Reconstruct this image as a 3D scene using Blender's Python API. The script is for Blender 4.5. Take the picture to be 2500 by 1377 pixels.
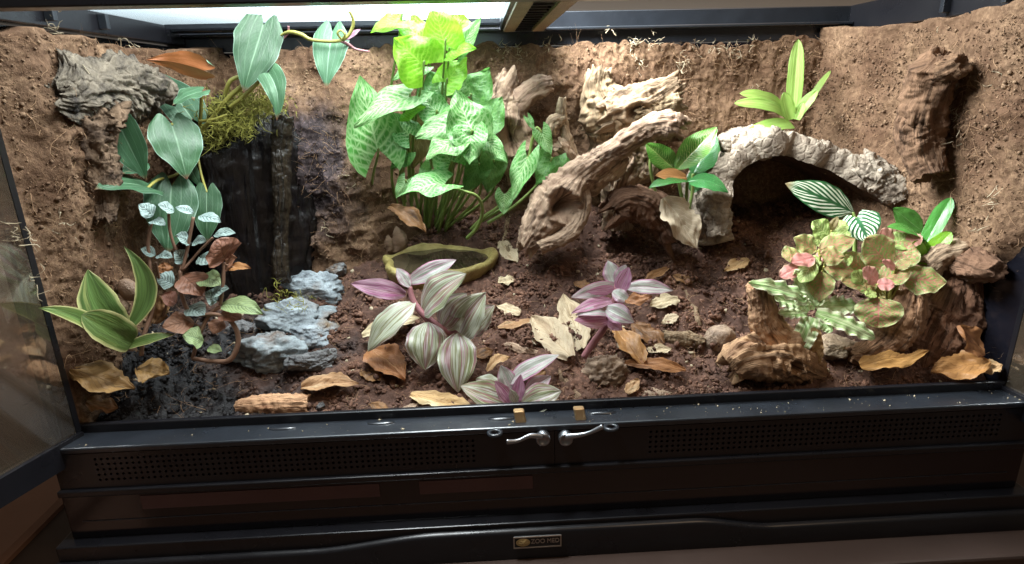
import bpy, math, random
import numpy as np
from mathutils import Vector
rng = np.random.default_rng(7); random.seed(7)
for o in list(bpy.data.objects): bpy.data.objects.remove(o)
S = bpy.context.scene; COL = S.collection
# ------------------------------------------------------------------ camera
CF, CP, CYW, CR = 1497.1, .3093, .0454, -.0244
CC = np.array([-.0627, -.4901, .2954])
def _basis(p, yw, r):
    f = np.array([math.sin(yw)*math.cos(p), math.cos(yw)*math.cos(p), -math.sin(p)])
    rt = np.array([math.cos(yw), -math.sin(yw), 0]); up = np.cross(rt, f)
    return f, math.cos(r)*rt+math.sin(r)*up, -math.sin(r)*rt+math.cos(r)*up
FW, RT, UP = _basis(CP, CYW, CR)
cam = bpy.data.cameras.new('camera'); camo = bpy.data.objects.new('camera', cam); COL.objects.link(camo)
cam.sensor_width = 36; cam.lens = CF/2500*36; cam.clip_start = .01; cam.clip_end = 60
from mathutils import Matrix
camo.matrix_world = Matrix(((RT[0], UP[0], -FW[0], CC[0]), (RT[1], UP[1], -FW[1], CC[1]), (RT[2], UP[2], -FW[2], CC[2]), (0, 0, 0, 1)))
S.camera = camo
S.render.resolution_x, S.render.resolution_y = 1024, 564
# ------------------------------------------------------------------ world, lamps, exposure
W = bpy.data.worlds.new('World'); S.world = W; W.use_nodes = True
bg = W.node_tree.nodes['Background']; bg.inputs[0].default_value = (1, .80, .62, 1); bg.inputs[1].default_value = .09
S.view_settings.view_transform = 'Standard'; S.view_settings.look = 'None'; S.view_settings.exposure = 0; S.view_settings.gamma = 1
S.view_settings.use_curve_mapping = False
def area(name, loc, size, power, col, target):
    l = bpy.data.lights.new(name, 'AREA'); l.shape = 'RECTANGLE'; l.size, l.size_y = size; l.energy = power; l.color = col
    o = bpy.data.objects.new(name, l); COL.objects.link(o); o.location = loc
    d = Vector(target)-Vector(loc); o.rotation_euler = d.to_track_quat('-Z', 'Y').to_euler(); return o
area('led_panel_light', (-.10, .180, .596), (.56, .09), 31, (.93, .985, 1), (-.09, .175, 0))
area('room_lamp_light', (.75, -.9, 1.7), (.5, .5), 5, (1, .70, .44), (.1, .1, .05))
# ------------------------------------------------------------------ pixel rays and ground
def ray(px, py): return FW+RT*(px-1250)/CF+UP*(688.5-py)/CF
def PY(px, py, y): d = ray(px, py); return CC+d*(y-CC[1])/d[1]
def PX(px, py, x): d = ray(px, py); return CC+d*(x-CC[0])/d[0]
def PZ(px, py, z): d = ray(px, py); return CC+d*(z-CC[2])/d[2]
def depth(p): return float((np.asarray(p)-CC)@FW)
def pxm(p): return depth(p)/CF           # metres per photo pixel at a point
def h3(i, j, k, s):
    n = (i*374761393+j*668265263+k*2147483647+s*1274126177) & 0xffffffff
    n = ((n ^ (n >> 13))*1274126177) & 0xffffffff; n = (n ^ (n >> 16)) & 0xffff
    return n/32767.5-1
def noise(p, s=0):
    p = np.asarray(p, float); i = np.floor(p).astype(np.int64); f = p-i; f = f*f*f*(f*(f*6-15)+10); r = 0
    for a in (0, 1):
        for b in (0, 1):
            for c in (0, 1):
                w = (f[..., 0] if a else 1-f[..., 0])*(f[..., 1] if b else 1-f[..., 1])*(f[..., 2] if c else 1-f[..., 2])
                r = r+w*h3(i[..., 0]+a, i[..., 1]+b, i[..., 2]+c, s)
    return r
def fbm(p, o=4, s=0, g=.5, l=2.03):
    p = np.asarray(p, float); r = 0; a = 1
    for k in range(o): r = r+a*noise(p, s+k*17); p = p*l; a *= g
    return r
def ridge(p, o=3, s=0):
    p = np.asarray(p, float); r = 0; a = 1
    for k in range(o): r = r+a*(1-2*np.abs(noise(p, s+k*13))); p = p*2.1; a *= .5
    return r
def sst(x): x = np.clip(x, 0, 1); return x*x*(3-2*x)
def ground0(x, y):
    t = (y-.03)/.30
    z = -.008+.122*np.clip(t, -.1, 1.2)
    z = z-.008*np.exp(-((x-.27)/.11)**2-((y-.10)/.07)**2)-.004*np.exp(-((x+.28)/.10)**2-((y-.06)/.04)**2)
    z = z+.010*np.exp(-((x-.12)/.16)**2-((y-.19)/.06)**2)+(.026*np.exp(-((x+.45)/.055)**2)+.018*np.exp(-((x-.45)/.05)**2))*sst((y-.03)/.06)
    w = np.exp(-((((x+.122)/.088)**2+((y-.245)/.082)**2))**2)
    return z*(1-w)+w*.0775
def ground(x, y):
    x = np.asarray(x, float); y = np.asarray(y, float)
    p = np.stack([x, y, 0*x], -1)
    return ground0(x, y)+(.0115*fbm(p*12, 3, 3)+.0050*np.abs(fbm(p*36, 2, 4))+.0016*fbm(p*95, 2, 6))*sst((y-.03)/.05)*np.where(((x+.122)/.08)**2+((y-.245)/.076)**2 < 1, .15, 1.)
def GP(px, py, lift=0.):
    d = ray(px, py); ts = np.linspace(.35, 1.6, 700); P = CC+ts[:, None]*d
    g = ground(P[:, 0], P[:, 1])+lift; k = np.argmax(P[:, 2] < g)
    return P[k] if P[k, 2] < g[k] else P[-1]
# ------------------------------------------------------------------ object helpers
def mk(name, V, Fq, mat=None, parent=None, uv=None, smooth=True):
    me = bpy.data.meshes.new(name); V = np.asarray(V, np.float32).reshape(-1, 3)
    if isinstance(Fq, np.ndarray):
        n, m = Fq.shape; me.vertices.add(len(V)); me.vertices.foreach_set('co', V.ravel())
        me.loops.add(n*m); me.loops.foreach_set('vertex_index', Fq.astype(np.int32).ravel())
        me.polygons.add(n); me.polygons.foreach_set('loop_start', np.arange(0, n*m, m, dtype=np.int32))
        me.polygons.foreach_set('loop_total', np.full(n, m, np.int32)); me.update(calc_edges=True)
    else:
        me.from_pydata(V.tolist(), [], Fq)
    if uv is not None:
        l = me.uv_layers.new(name='UVMap'); vi = np.empty(len(me.loops), np.int32); me.loops.foreach_get('vertex_index', vi)
        l.data.foreach_set('uv', np.asarray(uv, np.float32)[vi].ravel())
    if smooth: me.polygons.foreach_set('use_smooth', np.ones(len(me.polygons), bool))
    me.validate()
    o = bpy.data.objects.new(name, me); COL.objects.link(o)
    if mat: me.materials.append(mat)
    if parent: o.parent = parent; o.matrix_parent_inverse = parent.matrix_basis.inverted()
    return o
def tag(o, label=None, cat=None, group=None, kind=None):
    for k, v in (('label', label), ('category', cat), ('group', group), ('kind', kind)):
        if v: o[k] = v
    return o
def thing(name, loc, label, cat, group=None):
    o = bpy.data.objects.new(name, None); COL.objects.link(o); o.location = [float(a) for a in loc]; o.empty_display_size = .01
    return tag(o, label, cat, group)
def grid(nu, nv, closed=False):
    i, j = np.meshgrid(np.arange(nv-1), np.arange(nu if closed else nu-1), indexing='ij')
    j2 = (j+1) % nu; a = i*nu+j; b = i*nu+j2; c = (i+1)*nu+j2; d = (i+1)*nu+j
    return np.stack([a, b, c, d], -1).reshape(-1, 4)
def boxes(L):
    V, F = [], []
    for (x0, x1, y0, y1, z0, z1) in L:
        k = len(V)
        V += [(x0, y0, z0), (x1, y0, z0), (x1, y1, z0), (x0, y1, z0), (x0, y0, z1), (x1, y0, z1), (x1, y1, z1), (x0, y1, z1)]
        F += [[k+a for a in f] for f in ((0, 3, 2, 1), (4, 5, 6, 7), (0, 1, 5, 4), (1, 2, 6, 5), (2, 3, 7, 6), (3, 0, 4, 7))]
    return V, F
def box(name, b, mat, parent=None, bev=.0012):
    V, F = boxes([b]); o = mk(name, V, F, mat, parent, smooth=False)
    if bev:
        m = o.modifiers.new('bevel', 'BEVEL'); m.width = bev; m.segments = 2
    return o
# ------------------------------------------------------------------ material helpers
def newmat(name):
    m = bpy.data.materials.new(name); m.use_nodes = True; nt = m.node_tree; nt.nodes.clear()
    return m, nt
def nd(nt, typ, ins=None, **props):
    n = nt.nodes.new(typ)
    for k, v in props.items(): setattr(n, k, v)
    for k, v in (ins or {}).items(): put(nt, n.inputs[k], v)
    return n
def put(nt, sock, v):
    if isinstance(v, bpy.types.NodeSocket): nt.links.new(v, sock)
    else:
        if isinstance(v, (tuple, list)) and len(v) == 3 and sock.type == 'RGBA': v = (*v, 1)
        sock.default_value = v
def mt(nt, op, a, b=0., c=None, clamp=False):
    n = nd(nt, 'ShaderNodeMath', {0: a, 1: b}, operation=op, use_clamp=clamp)
    if c is not None: put(nt, n.inputs[2], c)
    return n.outputs[0]
def mixc(nt, f, a, b, mode='MIX'):
    n = nt.nodes.new('ShaderNodeMix'); n.data_type = 'RGBA'; n.blend_type = mode
    put(nt, n.inputs[0], f); put(nt, n.inputs[6], a); put(nt, n.inputs[7], b); return n.outputs[2]
def nz(nt, vec, scale, det=4, rough=.55):
    return nd(nt, 'ShaderNodeTexNoise', {'Vector': vec, 'Scale': scale, 'Detail': det, 'Roughness': rough}).outputs[0]
def ramp(nt, f, pts):
    n = nd(nt, 'ShaderNodeValToRGB', {0: f}); e = n.color_ramp.elements
    while len(e) < len(pts): e.new(.5)
    for k, (p, c) in enumerate(pts): e[k].position = p; e[k].color = (*c, 1)
    return n.outputs[0]
def vary(nt, col, amt=.18):
    r = nd(nt, 'ShaderNodeObjectInfo').outputs['Random']
    v = mt(nt, 'MULTIPLY_ADD', r, 2*amt, 1-amt)
    return nd(nt, 'ShaderNodeHueSaturation', {'Color': col, 'Value': v, 'Hue': mt(nt, 'MULTIPLY_ADD', r, .02, .49)}).outputs[0]
def out(nt, sh): nd(nt, 'ShaderNodeOutputMaterial', {0: sh})
def prin(nt, col, rough=.6, spec=.4, normal=None, **kw):
    ins = {'Base Color': col, 'Roughness': rough, 'Specular IOR Level': spec}
    if normal is not None: ins['Normal'] = normal
    ins.update(kw); return nd(nt, 'ShaderNodeBsdfPrincipled', ins).outputs[0]
def bump(nt, h, st=.5, dist=.001): return nd(nt, 'ShaderNodeBump', {'Height': h, 'Strength': st, 'Distance': dist}).outputs[0]
def plain(name, col, rough=.5, spec=.5, noise_amt=.15, nscale=60, metallic=0, bst=.15):
    m, nt = newmat(name); co = nd(nt, 'ShaderNodeTexCoord').outputs['Object']
    n = nz(nt, co, nscale, 5); c = mixc(nt, n, tuple(a*(1-noise_amt) for a in col), tuple(min(1, a*(1+noise_amt)) for a in col))
    r = mt(nt, 'MULTIPLY_ADD', nz(nt, co, nscale*.3, 4), .3, rough-.15)
    out(nt, prin(nt, c, r, spec, bump(nt, nz(nt, co, nscale*6, 3), bst, .0006), Metallic=metallic)); return m
def soilmat(name, dry, dark, wet=None, sc=1., damp=None):
    m, nt = newmat(name); co = nd(nt, 'ShaderNodeTexCoord').outputs['Object']
    a = nz(nt, co, 14*sc, 5, .6); b = nz(nt, co, 230*sc, 4, .7)
    c = mixc(nt, mt(nt, 'MULTIPLY_ADD', a, 3.2, -1.2, True), dark, dry)
    c = mixc(nt, mt(nt, 'MULTIPLY_ADD', b, 2.4, -.8, True), c, tuple(v*1.7+.01 for v in dry)) if False else mixc(nt, mt(nt, 'MULTIPLY_ADD', b, 3., -1.25, True), mixc(nt, .8, c, tuple(v*.7 for v in dark)), c)
    rough = .85; spec = .25
    if wet:
        sx = nd(nt, 'ShaderNodeSeparateXYZ', {0: co}); d = mt(nt, 'MULTIPLY_ADD', sx.outputs[0], -5.5, -1.15)
        d = mt(nt, 'ADD', d, mt(nt, 'MULTIPLY_ADD', sx.outputs[1], -4.0, .55)); w = mt(nt, 'ADD', d, mt(nt, 'MULTIPLY_ADD', nz(nt, co, 13, 3), 3.0, -1.5), clamp=True)
        c = mixc(nt, w, c, wet); rough = mt(nt, 'MULTIPLY_ADD', w, -.4, .85); spec = mt(nt, 'MULTIPLY_ADD', w, .1, .25)
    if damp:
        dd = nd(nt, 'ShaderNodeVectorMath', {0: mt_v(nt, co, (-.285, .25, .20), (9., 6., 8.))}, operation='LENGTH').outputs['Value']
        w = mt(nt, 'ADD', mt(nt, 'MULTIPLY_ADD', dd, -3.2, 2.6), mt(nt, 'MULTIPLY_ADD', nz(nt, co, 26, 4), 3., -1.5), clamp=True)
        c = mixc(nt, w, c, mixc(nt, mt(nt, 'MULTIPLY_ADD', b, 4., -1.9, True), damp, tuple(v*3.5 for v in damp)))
    out(nt, prin(nt, c, rough, spec, bump(nt, nz(nt, co, 420*sc, 4, .7), .9, .0015))); return m
def mt_v(nt, v, c, sc_):
    a = nd(nt, 'ShaderNodeVectorMath', {0: v, 1: c}, operation='SUBTRACT').outputs[0]
    return nd(nt, 'ShaderNodeVectorMath', {0: a, 1: sc_}, operation='MULTIPLY').outputs[0]
def woodmat(name, light, dark, rough=.75, contrast=3.4, gs=1., wetspec=.25):
    m, nt = newmat(name); uv = nd(nt, 'ShaderNodeUVMap').outputs[0]
    mp = nd(nt, 'ShaderNodeMapping', {'Vector': uv, 'Scale': (760*gs, 42*gs, 1)}).outputs[0]
    mp2 = nd(nt, 'ShaderNodeMapping', {'Vector': uv, 'Scale': (60*gs, 16*gs, 1)}).outputs[0]
    g = nz(nt, mp, 1, 5, .62); l = nz(nt, mp2, 1, 4)
    f = mt(nt, 'ADD', mt(nt, 'MULTIPLY', g, .55), mt(nt, 'MULTIPLY', l, .45))
    c = ramp(nt, mt(nt, 'MULTIPLY_ADD', f, contrast, .5-contrast*.5, True), [(0, dark), (.45, tuple(.5*(a+b) for a, b in zip(light, dark))), (1, light)])
    cr = nz(nt, nd(nt, 'ShaderNodeMapping', {'Vector': uv, 'Scale': (330*gs, 20*gs, 1), 'Location': (3, 7, 0)}).outputs[0], 1, 6, .7)
    ck_ = mt(nt, 'MULTIPLY_ADD', cr, -14., 6.1, True); c = mixc(nt, mt(nt, 'MULTIPLY', ck_, .75), c, tuple(a*.45 for a in dark)); st_ = nz(nt, nd(nt, 'ShaderNodeTexCoord').outputs['Object'], 38, 5, .65); c = mixc(nt, mt(nt, 'MULTIPLY_ADD', st_, 5., -2.6, True), c, tuple(a*.8 for a in dark)); c = vary(nt, c, .06)
    hh = mt(nt, 'SUBTRACT', mt(nt, 'ADD', g, mt(nt, 'MULTIPLY', cr, .8)), mt(nt, 'MULTIPLY', ck_, .5))
    out(nt, prin(nt, c, rough, wetspec, bump(nt, hh, 1., .0022))); return m
def corkmat(name, light, dark):
    m, nt = newmat(name); co = nd(nt, 'ShaderNodeTexCoord').outputs['Object']
    a = nz(nt, co, 55, 5, .65); v = nd(nt, 'ShaderNodeTexVoronoi', {'Vector': co, 'Scale': 95.}, feature='DISTANCE_TO_EDGE').outputs[0]
    cr = mt(nt, 'MULTIPLY', v, 6, clamp=True)
    c = ramp(nt, mt(nt, 'MULTIPLY_ADD', a, 2.4, -.7, True), [(0, dark), (.5, tuple(.55*p+.45*q for p, q in zip(light, dark))), (1, light)])
    out(nt, prin(nt, c, .85, .2, bump(nt, mt(nt, 'ADD', nz(nt, co, 260, 5, .7), mt(nt, 'MULTIPLY', cr, .5)), .9, .002))); return m
def rockmat(name, light, dark, rough=.5, rust=None):
    m, nt = newmat(name); co = nd(nt, 'ShaderNodeTexCoord').outputs['Object']
    w = nd(nt, 'ShaderNodeMapping', {'Vector': co, 'Scale': (60, 60, 190)}).outputs[0]
    a = nz(nt, w, 1, 6, .65); b = nz(nt, co, 35, 4)
    c = ramp(nt, mt(nt, 'MULTIPLY_ADD', mt(nt, 'ADD', mt(nt, 'MULTIPLY', a, .6), mt(nt, 'MULTIPLY', b, .4)), 3, -1, True), [(0, dark), (.5, tuple(.5*(p+q) for p, q in zip(light, dark))), (1, light)])
    if rust: c = mixc(nt, mt(nt, 'MULTIPLY_ADD', nz(nt, co, 22, 4), 6., -3.3, True), c, rust)
    out(nt, prin(nt, vary(nt, c, .1), rough, .5, bump(nt, nz(nt, co, 240, 5, .7), 1., .0025))); return m
def leafmat(name, base, vein=None, pat='lat', K=9., SL=1.2, vw=.16, edge=None, back=None, tip=None, rough=.42, trans=.28, patch=None, spots=None, cols=None, varamt=.15, vstr=1., bst=.5, sheen=0., spec=.45, netw=.7):
    m, nt = newmat(name); uv = nd(nt, 'ShaderNodeUVMap').outputs[0]
    sx = nd(nt, 'ShaderNodeSeparateXYZ', {0: uv}); U = mt(nt, 'MULTIPLY_ADD', sx.outputs[0], 2., -1.); V = sx.outputs[1]; A = mt(nt, 'ABSOLUTE', U)
    rnd = nd(nt, 'ShaderNodeObjectInfo').outputs['Random']
    cv = nd(nt, 'ShaderNodeCombineXYZ', {0: U, 1: V, 2: mt(nt, 'MULTIPLY', rnd, 40.)}).outputs[0]
    def line(x, c, w): return mt(nt, 'SUBTRACT', 1., mt(nt, 'DIVIDE', mt(nt, 'ABSOLUTE', mt(nt, 'SUBTRACT', x, c)), w), clamp=True)
    wob = mt(nt, 'MULTIPLY_ADD', nz(nt, cv, 3., 2), .16, -.08)
    mid = line(A, 0., .06)
    if pat == 'arc':
        Aw = mt(nt, 'ADD', A, mt(nt, 'MULTIPLY', wob, .5)); f = mid
        for c_, w_ in ((.38, .032), (.74, .03)): f = mt(nt, 'MAXIMUM', f, mt(nt, 'MULTIPLY', line(Aw, c_, w_), .36))
        fine = line(mt(nt, 'PINGPONG', mt(nt, 'SUBTRACT', mt(nt, 'MULTIPLY', V, 16.), mt(nt, 'MULTIPLY', A, 9.)), .5), 0., .2)
        f = mt(nt, 'MAXIMUM', f, mt(nt, 'MULTIPLY', fine, .10))
    elif pat in ('lat', 'net'):
        q = mt(nt, 'SUBTRACT', mt(nt, 'MULTIPLY', mt(nt, 'ADD', V, wob), K), mt(nt, 'MULTIPLY', A, SL*K*.33))
        f = line(mt(nt, 'PINGPONG', q, .5), 0., vw)
        f = mt(nt, 'MULTIPLY', f, mt(nt, 'SUBTRACT', 1.1, mt(nt, 'MULTIPLY', A, .75), clamp=True))
        f = mt(nt, 'MAXIMUM', f, mid)
        if pat == 'net':
            sc = nd(nt, 'ShaderNodeMapping', {'Vector': cv, 'Scale': (5.0, 7.5, 1)}).outputs[0]
            vo = nd(nt, 'ShaderNodeTexVoronoi', {'Vector': sc, 'Scale': 1.25}, feature='DISTANCE_TO_EDGE').outputs[0]
            f = mt(nt, 'MAXIMUM', f, mt(nt, 'MULTIPLY', line(vo, 0., .15), netw))
    elif pat == 'feather':
        q = mt(nt, 'SUBTRACT', mt(nt, 'MULTIPLY', mt(nt, 'ADD', V, mt(nt, 'MULTIPLY', wob, .4)), K), mt(nt, 'MULTIPLY', mt(nt, 'POWER', A, .9), SL*K*.4))
        f = mt(nt, 'MULTIPLY', mt(nt, 'SUBTRACT', mt(nt, 'PINGPONG', q, .5), .23), 12., clamp=True)
        f = mt(nt, 'MULTIPLY', f, mt(nt, 'MULTIPLY', mt(nt, 'SUBTRACT', A, .07), 14., clamp=True))
        f = mt(nt, 'MULTIPLY', f, mt(nt, 'MULTIPLY', mt(nt, 'SUBTRACT', .93, A), 14., clamp=True))
    elif pat == 'stripe':
        sc = nd(nt, 'ShaderNodeCombineXYZ', {0: mt(nt, 'MULTIPLY', U, K), 1: mt(nt, 'MULTIPLY', V, .5), 2: mt(nt, 'MULTIPLY', rnd, 40.)}).outputs[0]
        f = mt(nt, 'MULTIPLY_ADD', nz(nt, sc, 1., 3, .6), 2.6, -.8, True)
    else: f = mid
    nzf = nz(nt, cv, 9., 4)
    if cols:
        c = ramp(nt, f, cols)
    else:
        b = mixc(nt, mt(nt, 'MULTIPLY_ADD', nz(nt, cv, 2.2, 4), 2., -.5, True), tuple(x*.78 for x in base), tuple(min(1, x*1.2) for x in base))
        c = mixc(nt, mt(nt, 'MULTIPLY', f, vstr), b, vein or base)
    if patch: c = mixc(nt, mt(nt, 'MULTIPLY_ADD', nz(nt, cv, 1.7, 4), 5., -2.6, True), c, patch)
    if spots: c = mixc(nt, mt(nt, 'MULTIPLY_ADD', nz(nt, cv, 26., 3), 12., -7.6, True), c, spots)
    if edge: c = mixc(nt, mt(nt, 'MULTIPLY_ADD', A, edge[1], 1.-edge[1], True) if True else 0, c, edge[0])
    if tip: c = mixc(nt, mt(nt, 'MULTIPLY', mt(nt, 'SUBTRACT', V, tip[1]), tip[2], clamp=True), c, tip[0])
    if back:
        bf = nd(nt, 'ShaderNodeNewGeometry').outputs['Backfacing']; c = mixc(nt, bf, c, back)
    c = vary(nt, c, varamt)
    hgt = mt(nt, 'ADD', mt(nt, 'MULTIPLY', f, -.6), mt(nt, 'MULTIPLY', nz(nt, cv, 14., 4), .6))
    rg = mt(nt, 'MULTIPLY_ADD', nzf, .25, rough-.12)
    p = prin(nt, c, rg, spec, bump(nt, hgt, bst, .0012), **({'Sheen Weight': sheen, 'Sheen Roughness': .4} if sheen else {}))
    t = nd(nt, 'ShaderNodeBsdfTranslucent', {'Color': mixc(nt, .35, c, tuple(min(1, x*1.6) for x in base))}).outputs[0]
    out(nt, nd(nt, 'ShaderNodeMixShader', {0: trans, 1: p, 2: t}).outputs[0]); return m
#@@MATS
# ------------------------------------------------------------------ materials
M = {}
M['soil'] = soilmat('soil', (.25, .130, .086), (.075, .039, .028), wet=(.007, .006, .007))
M['crumb'] = soilmat('soil_crumb', (.50, .265, .17), (.115, .060, .043), wet=(.011, .010, .011), sc=2)
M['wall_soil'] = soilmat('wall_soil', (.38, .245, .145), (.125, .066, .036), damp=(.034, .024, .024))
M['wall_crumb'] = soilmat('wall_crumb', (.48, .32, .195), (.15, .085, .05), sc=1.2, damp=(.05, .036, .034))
M['fibre'] = plain('coco_fibre', (.38, .235, .135), .8, .2, .4, 30)
M['pale_fibre'] = plain('pale_fibre', (.42, .35, .24), .8, .2, .3, 30)
M['moss'] = plain('moss', (.25, .24, .05), .7, .2, .35, 40)
M['wood'] = woodmat('driftwood', (.52, .385, .26), (.19, .115, .072))
M['wood_pale'] = woodmat('driftwood_pale', (.36, .26, .16), (.13, .078, .045))
M['wood_red'] = woodmat('driftwood_red', (.56, .34, .19), (.18, .09, .05))
M['wood_dark'] = woodmat('driftwood_dark', (.36, .195, .11), (.11, .052, .03), .8)
M['wood_soil'] = woodmat('driftwood_soiled', (.25, .145, .085), (.095, .05, .03), .9, 2.4)
M['wood_grey'] = woodmat('bark_grey', (.44, .37, .29), (.05, .042, .04), .85, 3.)
M['bark_tan'] = woodmat('bark_tan', (.70, .46, .25), (.40, .20, .10), .8, 2.4)
M['wet_wood_shade'] = woodmat('wet_wood_shade', (.014, .010, .007), (.002, .002, .004), .17, 2.5, .8, .32)  # wet bark, its near-black colour also paints the shade of the recess
M['wet_wood_shade2'] = woodmat('wet_wood_brown', (.034, .023, .014), (.006, .005, .005), .2, 2.5, .8, .5)
M['cork'] = corkmat('cork', (.43, .36, .28), (.10, .07, .05))
M['cork_grey'] = corkmat('bark_grey_rough', (.23, .19, .14), (.03, .025, .023))
M['cork_soil'] = corkmat('bark_soiled', (.20, .13, .08), (.045, .028, .02))
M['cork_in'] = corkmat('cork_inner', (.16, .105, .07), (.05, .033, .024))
M['slate'] = rockmat('slate', (.40, .46, .49), (.045, .055, .065), .45, (.15, .095, .055))
M['slate_dark'] = rockmat('slate_dark', (.20, .20, .20), (.04, .04, .042), .45)
M['rock_tan'] = rockmat('rock_tan', (.42, .30, .20), (.14, .09, .06), .6)
M['pebble'] = rockmat('pebble', (.40, .28, .18), (.22, .14, .085), .35)
M['micans'] = leafmat('micans_leaf', (.034, .098, .042), (.24, .38, .24), 'arc', tip=((.20, .055, .025), .9, 8.), back=(.16, .13, .06), edge=((.24, .38, .28), 22.), rough=.5, trans=.16, vstr=.8)
M['micans_pale'] = leafmat('micans_leaf_pale', (.062, .155, .072), (.29, .45, .30), 'arc', tip=((.28, .09, .05), .9, 9.), back=(.32, .09, .03), edge=((.38, .58, .46), 22.), rough=.45, trans=.16, vstr=.8)
M['syng'] = leafmat('syngonium_leaf', (.075, .27, .045), (.54, .72, .38), 'net', 9., 1.4, .32, netw=.5, rough=.36, trans=.30, vstr=.85)
M['syng_backlit'] = leafmat('syngonium_backlit', (.16, .42, .02), (.42, .66, .10), 'net', 9., 1.4, .3, netw=.45, rough=.4, trans=.48, vstr=.75)  # backlighting of the top leaves put into a lighter, yellower leaf colour
M['syng_dark'] = leafmat('syngonium_dark', (.07, .20, .035), (.22, .40, .12), 'net', 8., 1.3, .2, rough=.4, trans=.35, vstr=.6)
M['syng_brown'] = leafmat('syngonium_old', (.20, .15, .055), (.28, .22, .10), 'lat', 8., rough=.5, trans=.35)
M['stem_green'] = plain('stem_green', (.19, .27, .07), .5, .4, .25, 40)
M['stem_olive'] = plain('stem_olive', (.26, .24, .055), .5, .4, .25, 40)
M['stem_pink'] = plain('stem_pink', (.30, .13, .14), .5, .4, .25, 40)
M['stem_brown'] = plain('stem_brown', (.20, .115, .075), .55, .4, .3, 60)
tc = [(0, (.15, .17, .055)), (.22, (.30, .33, .20)), (.36, (.54, .57, .48)), (.5, (.19, .21, .075)), (.64, (.29, .12, .15)), (.8, (.50, .50, .46)), (1, (.20, .17, .08))]
M['trad'] = leafmat('inch_plant_leaf', (.5, .5, .42), None, 'stripe', 4.2, cols=tc, back=(.34, .12, .20), rough=.36, trans=.2, sheen=.3)
tp = [(0, (.36, .10, .20)), (.25, (.56, .38, .46)), (.42, (.40, .10, .25)), (.6, (.60, .44, .50)), (.8, (.25, .08, .11)), (1, (.44, .20, .30))]
M['trad_pink'] = leafmat('inch_plant_pink', (.6, .25, .4), None, 'stripe', 4., cols=tp, back=(.42, .10, .20), rough=.4, trans=.25)
ts = [(0, (.30, .36, .28)), (.25, (.60, .63, .57)), (.42, (.26, .32, .24)), (.58, (.64, .60, .61)), (.74, (.40, .16, .27)), (1, (.55, .58, .52))]
M['trad_silver'] = leafmat('inch_plant_silver', (.7, .7, .7), None, 'stripe', 6.5, cols=ts, edge=((.46, .17, .30), 4.), back=(.46, .13, .22), rough=.38, trans=.2)
M['calathea'] = leafmat('calathea_leaf', (.025, .105, .035), (.66, .72, .55), 'feather', 7., 1.5, rough=.3, trans=.12, tip=((.30, .24, .12), .88, 12.))
M['fitt'] = leafmat('fittonia_leaf', (.21, .36, .09), (.62, .15, .15), 'net', 7., 1.2, .24, netw=.8, rough=.5, trans=.25, vstr=.9, edge=((.46, .50, .24), 6.))
M['fitt_pink'] = leafmat('fittonia_pink', (.58, .30, .24), (.66, .14, .15), 'net', 6., 1.2, .2, rough=.5, trans=.25, vstr=.6, edge=((.48, .44, .24), 9.))
M['fitt_green'] = leafmat('fittonia_green', (.27, .37, .10), (.58, .62, .26), 'lat', 7., 1.2, .22, rough=.5, trans=.25)
cl = [(0, (.22, .27, .08)), (.3, (.07, .13, .03)), (.5, (.12, .20, .055)), (.7, (.06, .11, .03)), (1, (.24, .28, .09))]
M['crypt_olive'] = leafmat('earth_star_olive', (.2, .28, .08), None, 'stripe', 3., cols=cl, edge=((.60, .58, .26), 4.5), rough=.35, trans=.15)
ck = [(0, (.44, .60, .28)), (.3, (.68, .74, .44)), (.5, (.20, .42, .11)), (.7, (.64, .72, .42)), (1, (.36, .58, .22))]
M['crypt_cream'] = leafmat('earth_star_cream', (.45, .55, .3), None, 'stripe', 2.2, cols=ck, edge=((.78, .78, .56), 3.), rough=.4, trans=.25)
M['brom'] = leafmat('bromeliad_leaf', (.25, .42, .075), (.36, .52, .15), 'stripe', 5., cols=[(0, (.20, .36, .06)), (1, (.36, .52, .14))], rough=.35, trans=.3)
M['glossy'] = leafmat('glossy_leaf', (.075, .25, .045), (.16, .36, .10), 'mid', rough=.25, trans=.15)
M['glossy_lime'] = leafmat('glossy_lime_leaf', (.20, .48, .035), (.3, .55, .1), 'mid', rough=.25, trans=.3)
M['birkin'] = leafmat('birkin_leaf', (.07, .26, .03), (.50, .60, .20), 'lat', 17., 1.0, .2, rough=.22, trans=.2)
M['birkin_dark'] = leafmat('birkin_dark', (.03, .13, .03), (.08, .22, .07), 'lat', 14., 1., .15, rough=.18, trans=.1)
M['pilea'] = leafmat('pilea_leaf', (.30, .40, .37), (.03, .05, .045), 'lat', 6., 1.3, .34, back=(.33, .125, .065), rough=.45, trans=.12, vstr=1.)
M['pilea_brown'] = leafmat('pilea_brown', (.27, .125, .075), (.14, .06, .035), 'lat', 7., 1.3, .2, back=(.30, .115, .06), rough=.5, trans=.2)
M['pilea_green'] = leafmat('pilea_green', (.26, .34, .15), (.08, .12, .06), 'lat', 10., 1.3, .25, back=(.26, .11, .06), rough=.5, trans=.15)
M['dead_cream'] = leafmat('dead_cream', (.60, .50, .33), (.46, .35, .20), 'lat', 8., 1.2, .12, spots=(.13, .08, .05), patch=(.40, .29, .17), rough=.7, trans=.12, spec=.2)
M['dead_grey'] = leafmat('dead_grey', (.46, .36, .26), (.62, .52, .40), 'lat', 9., 1.2, .1, spots=(.2, .13, .08), rough=.7, trans=.1, spec=.2)
M['dead_tan'] = leafmat('dead_tan', (.47, .29, .14), (.30, .16, .07), 'lat', 8., 1.2, .14, spots=(.16, .08, .04), patch=(.58, .46, .28), rough=.6, trans=.15, spec=.3)
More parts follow.
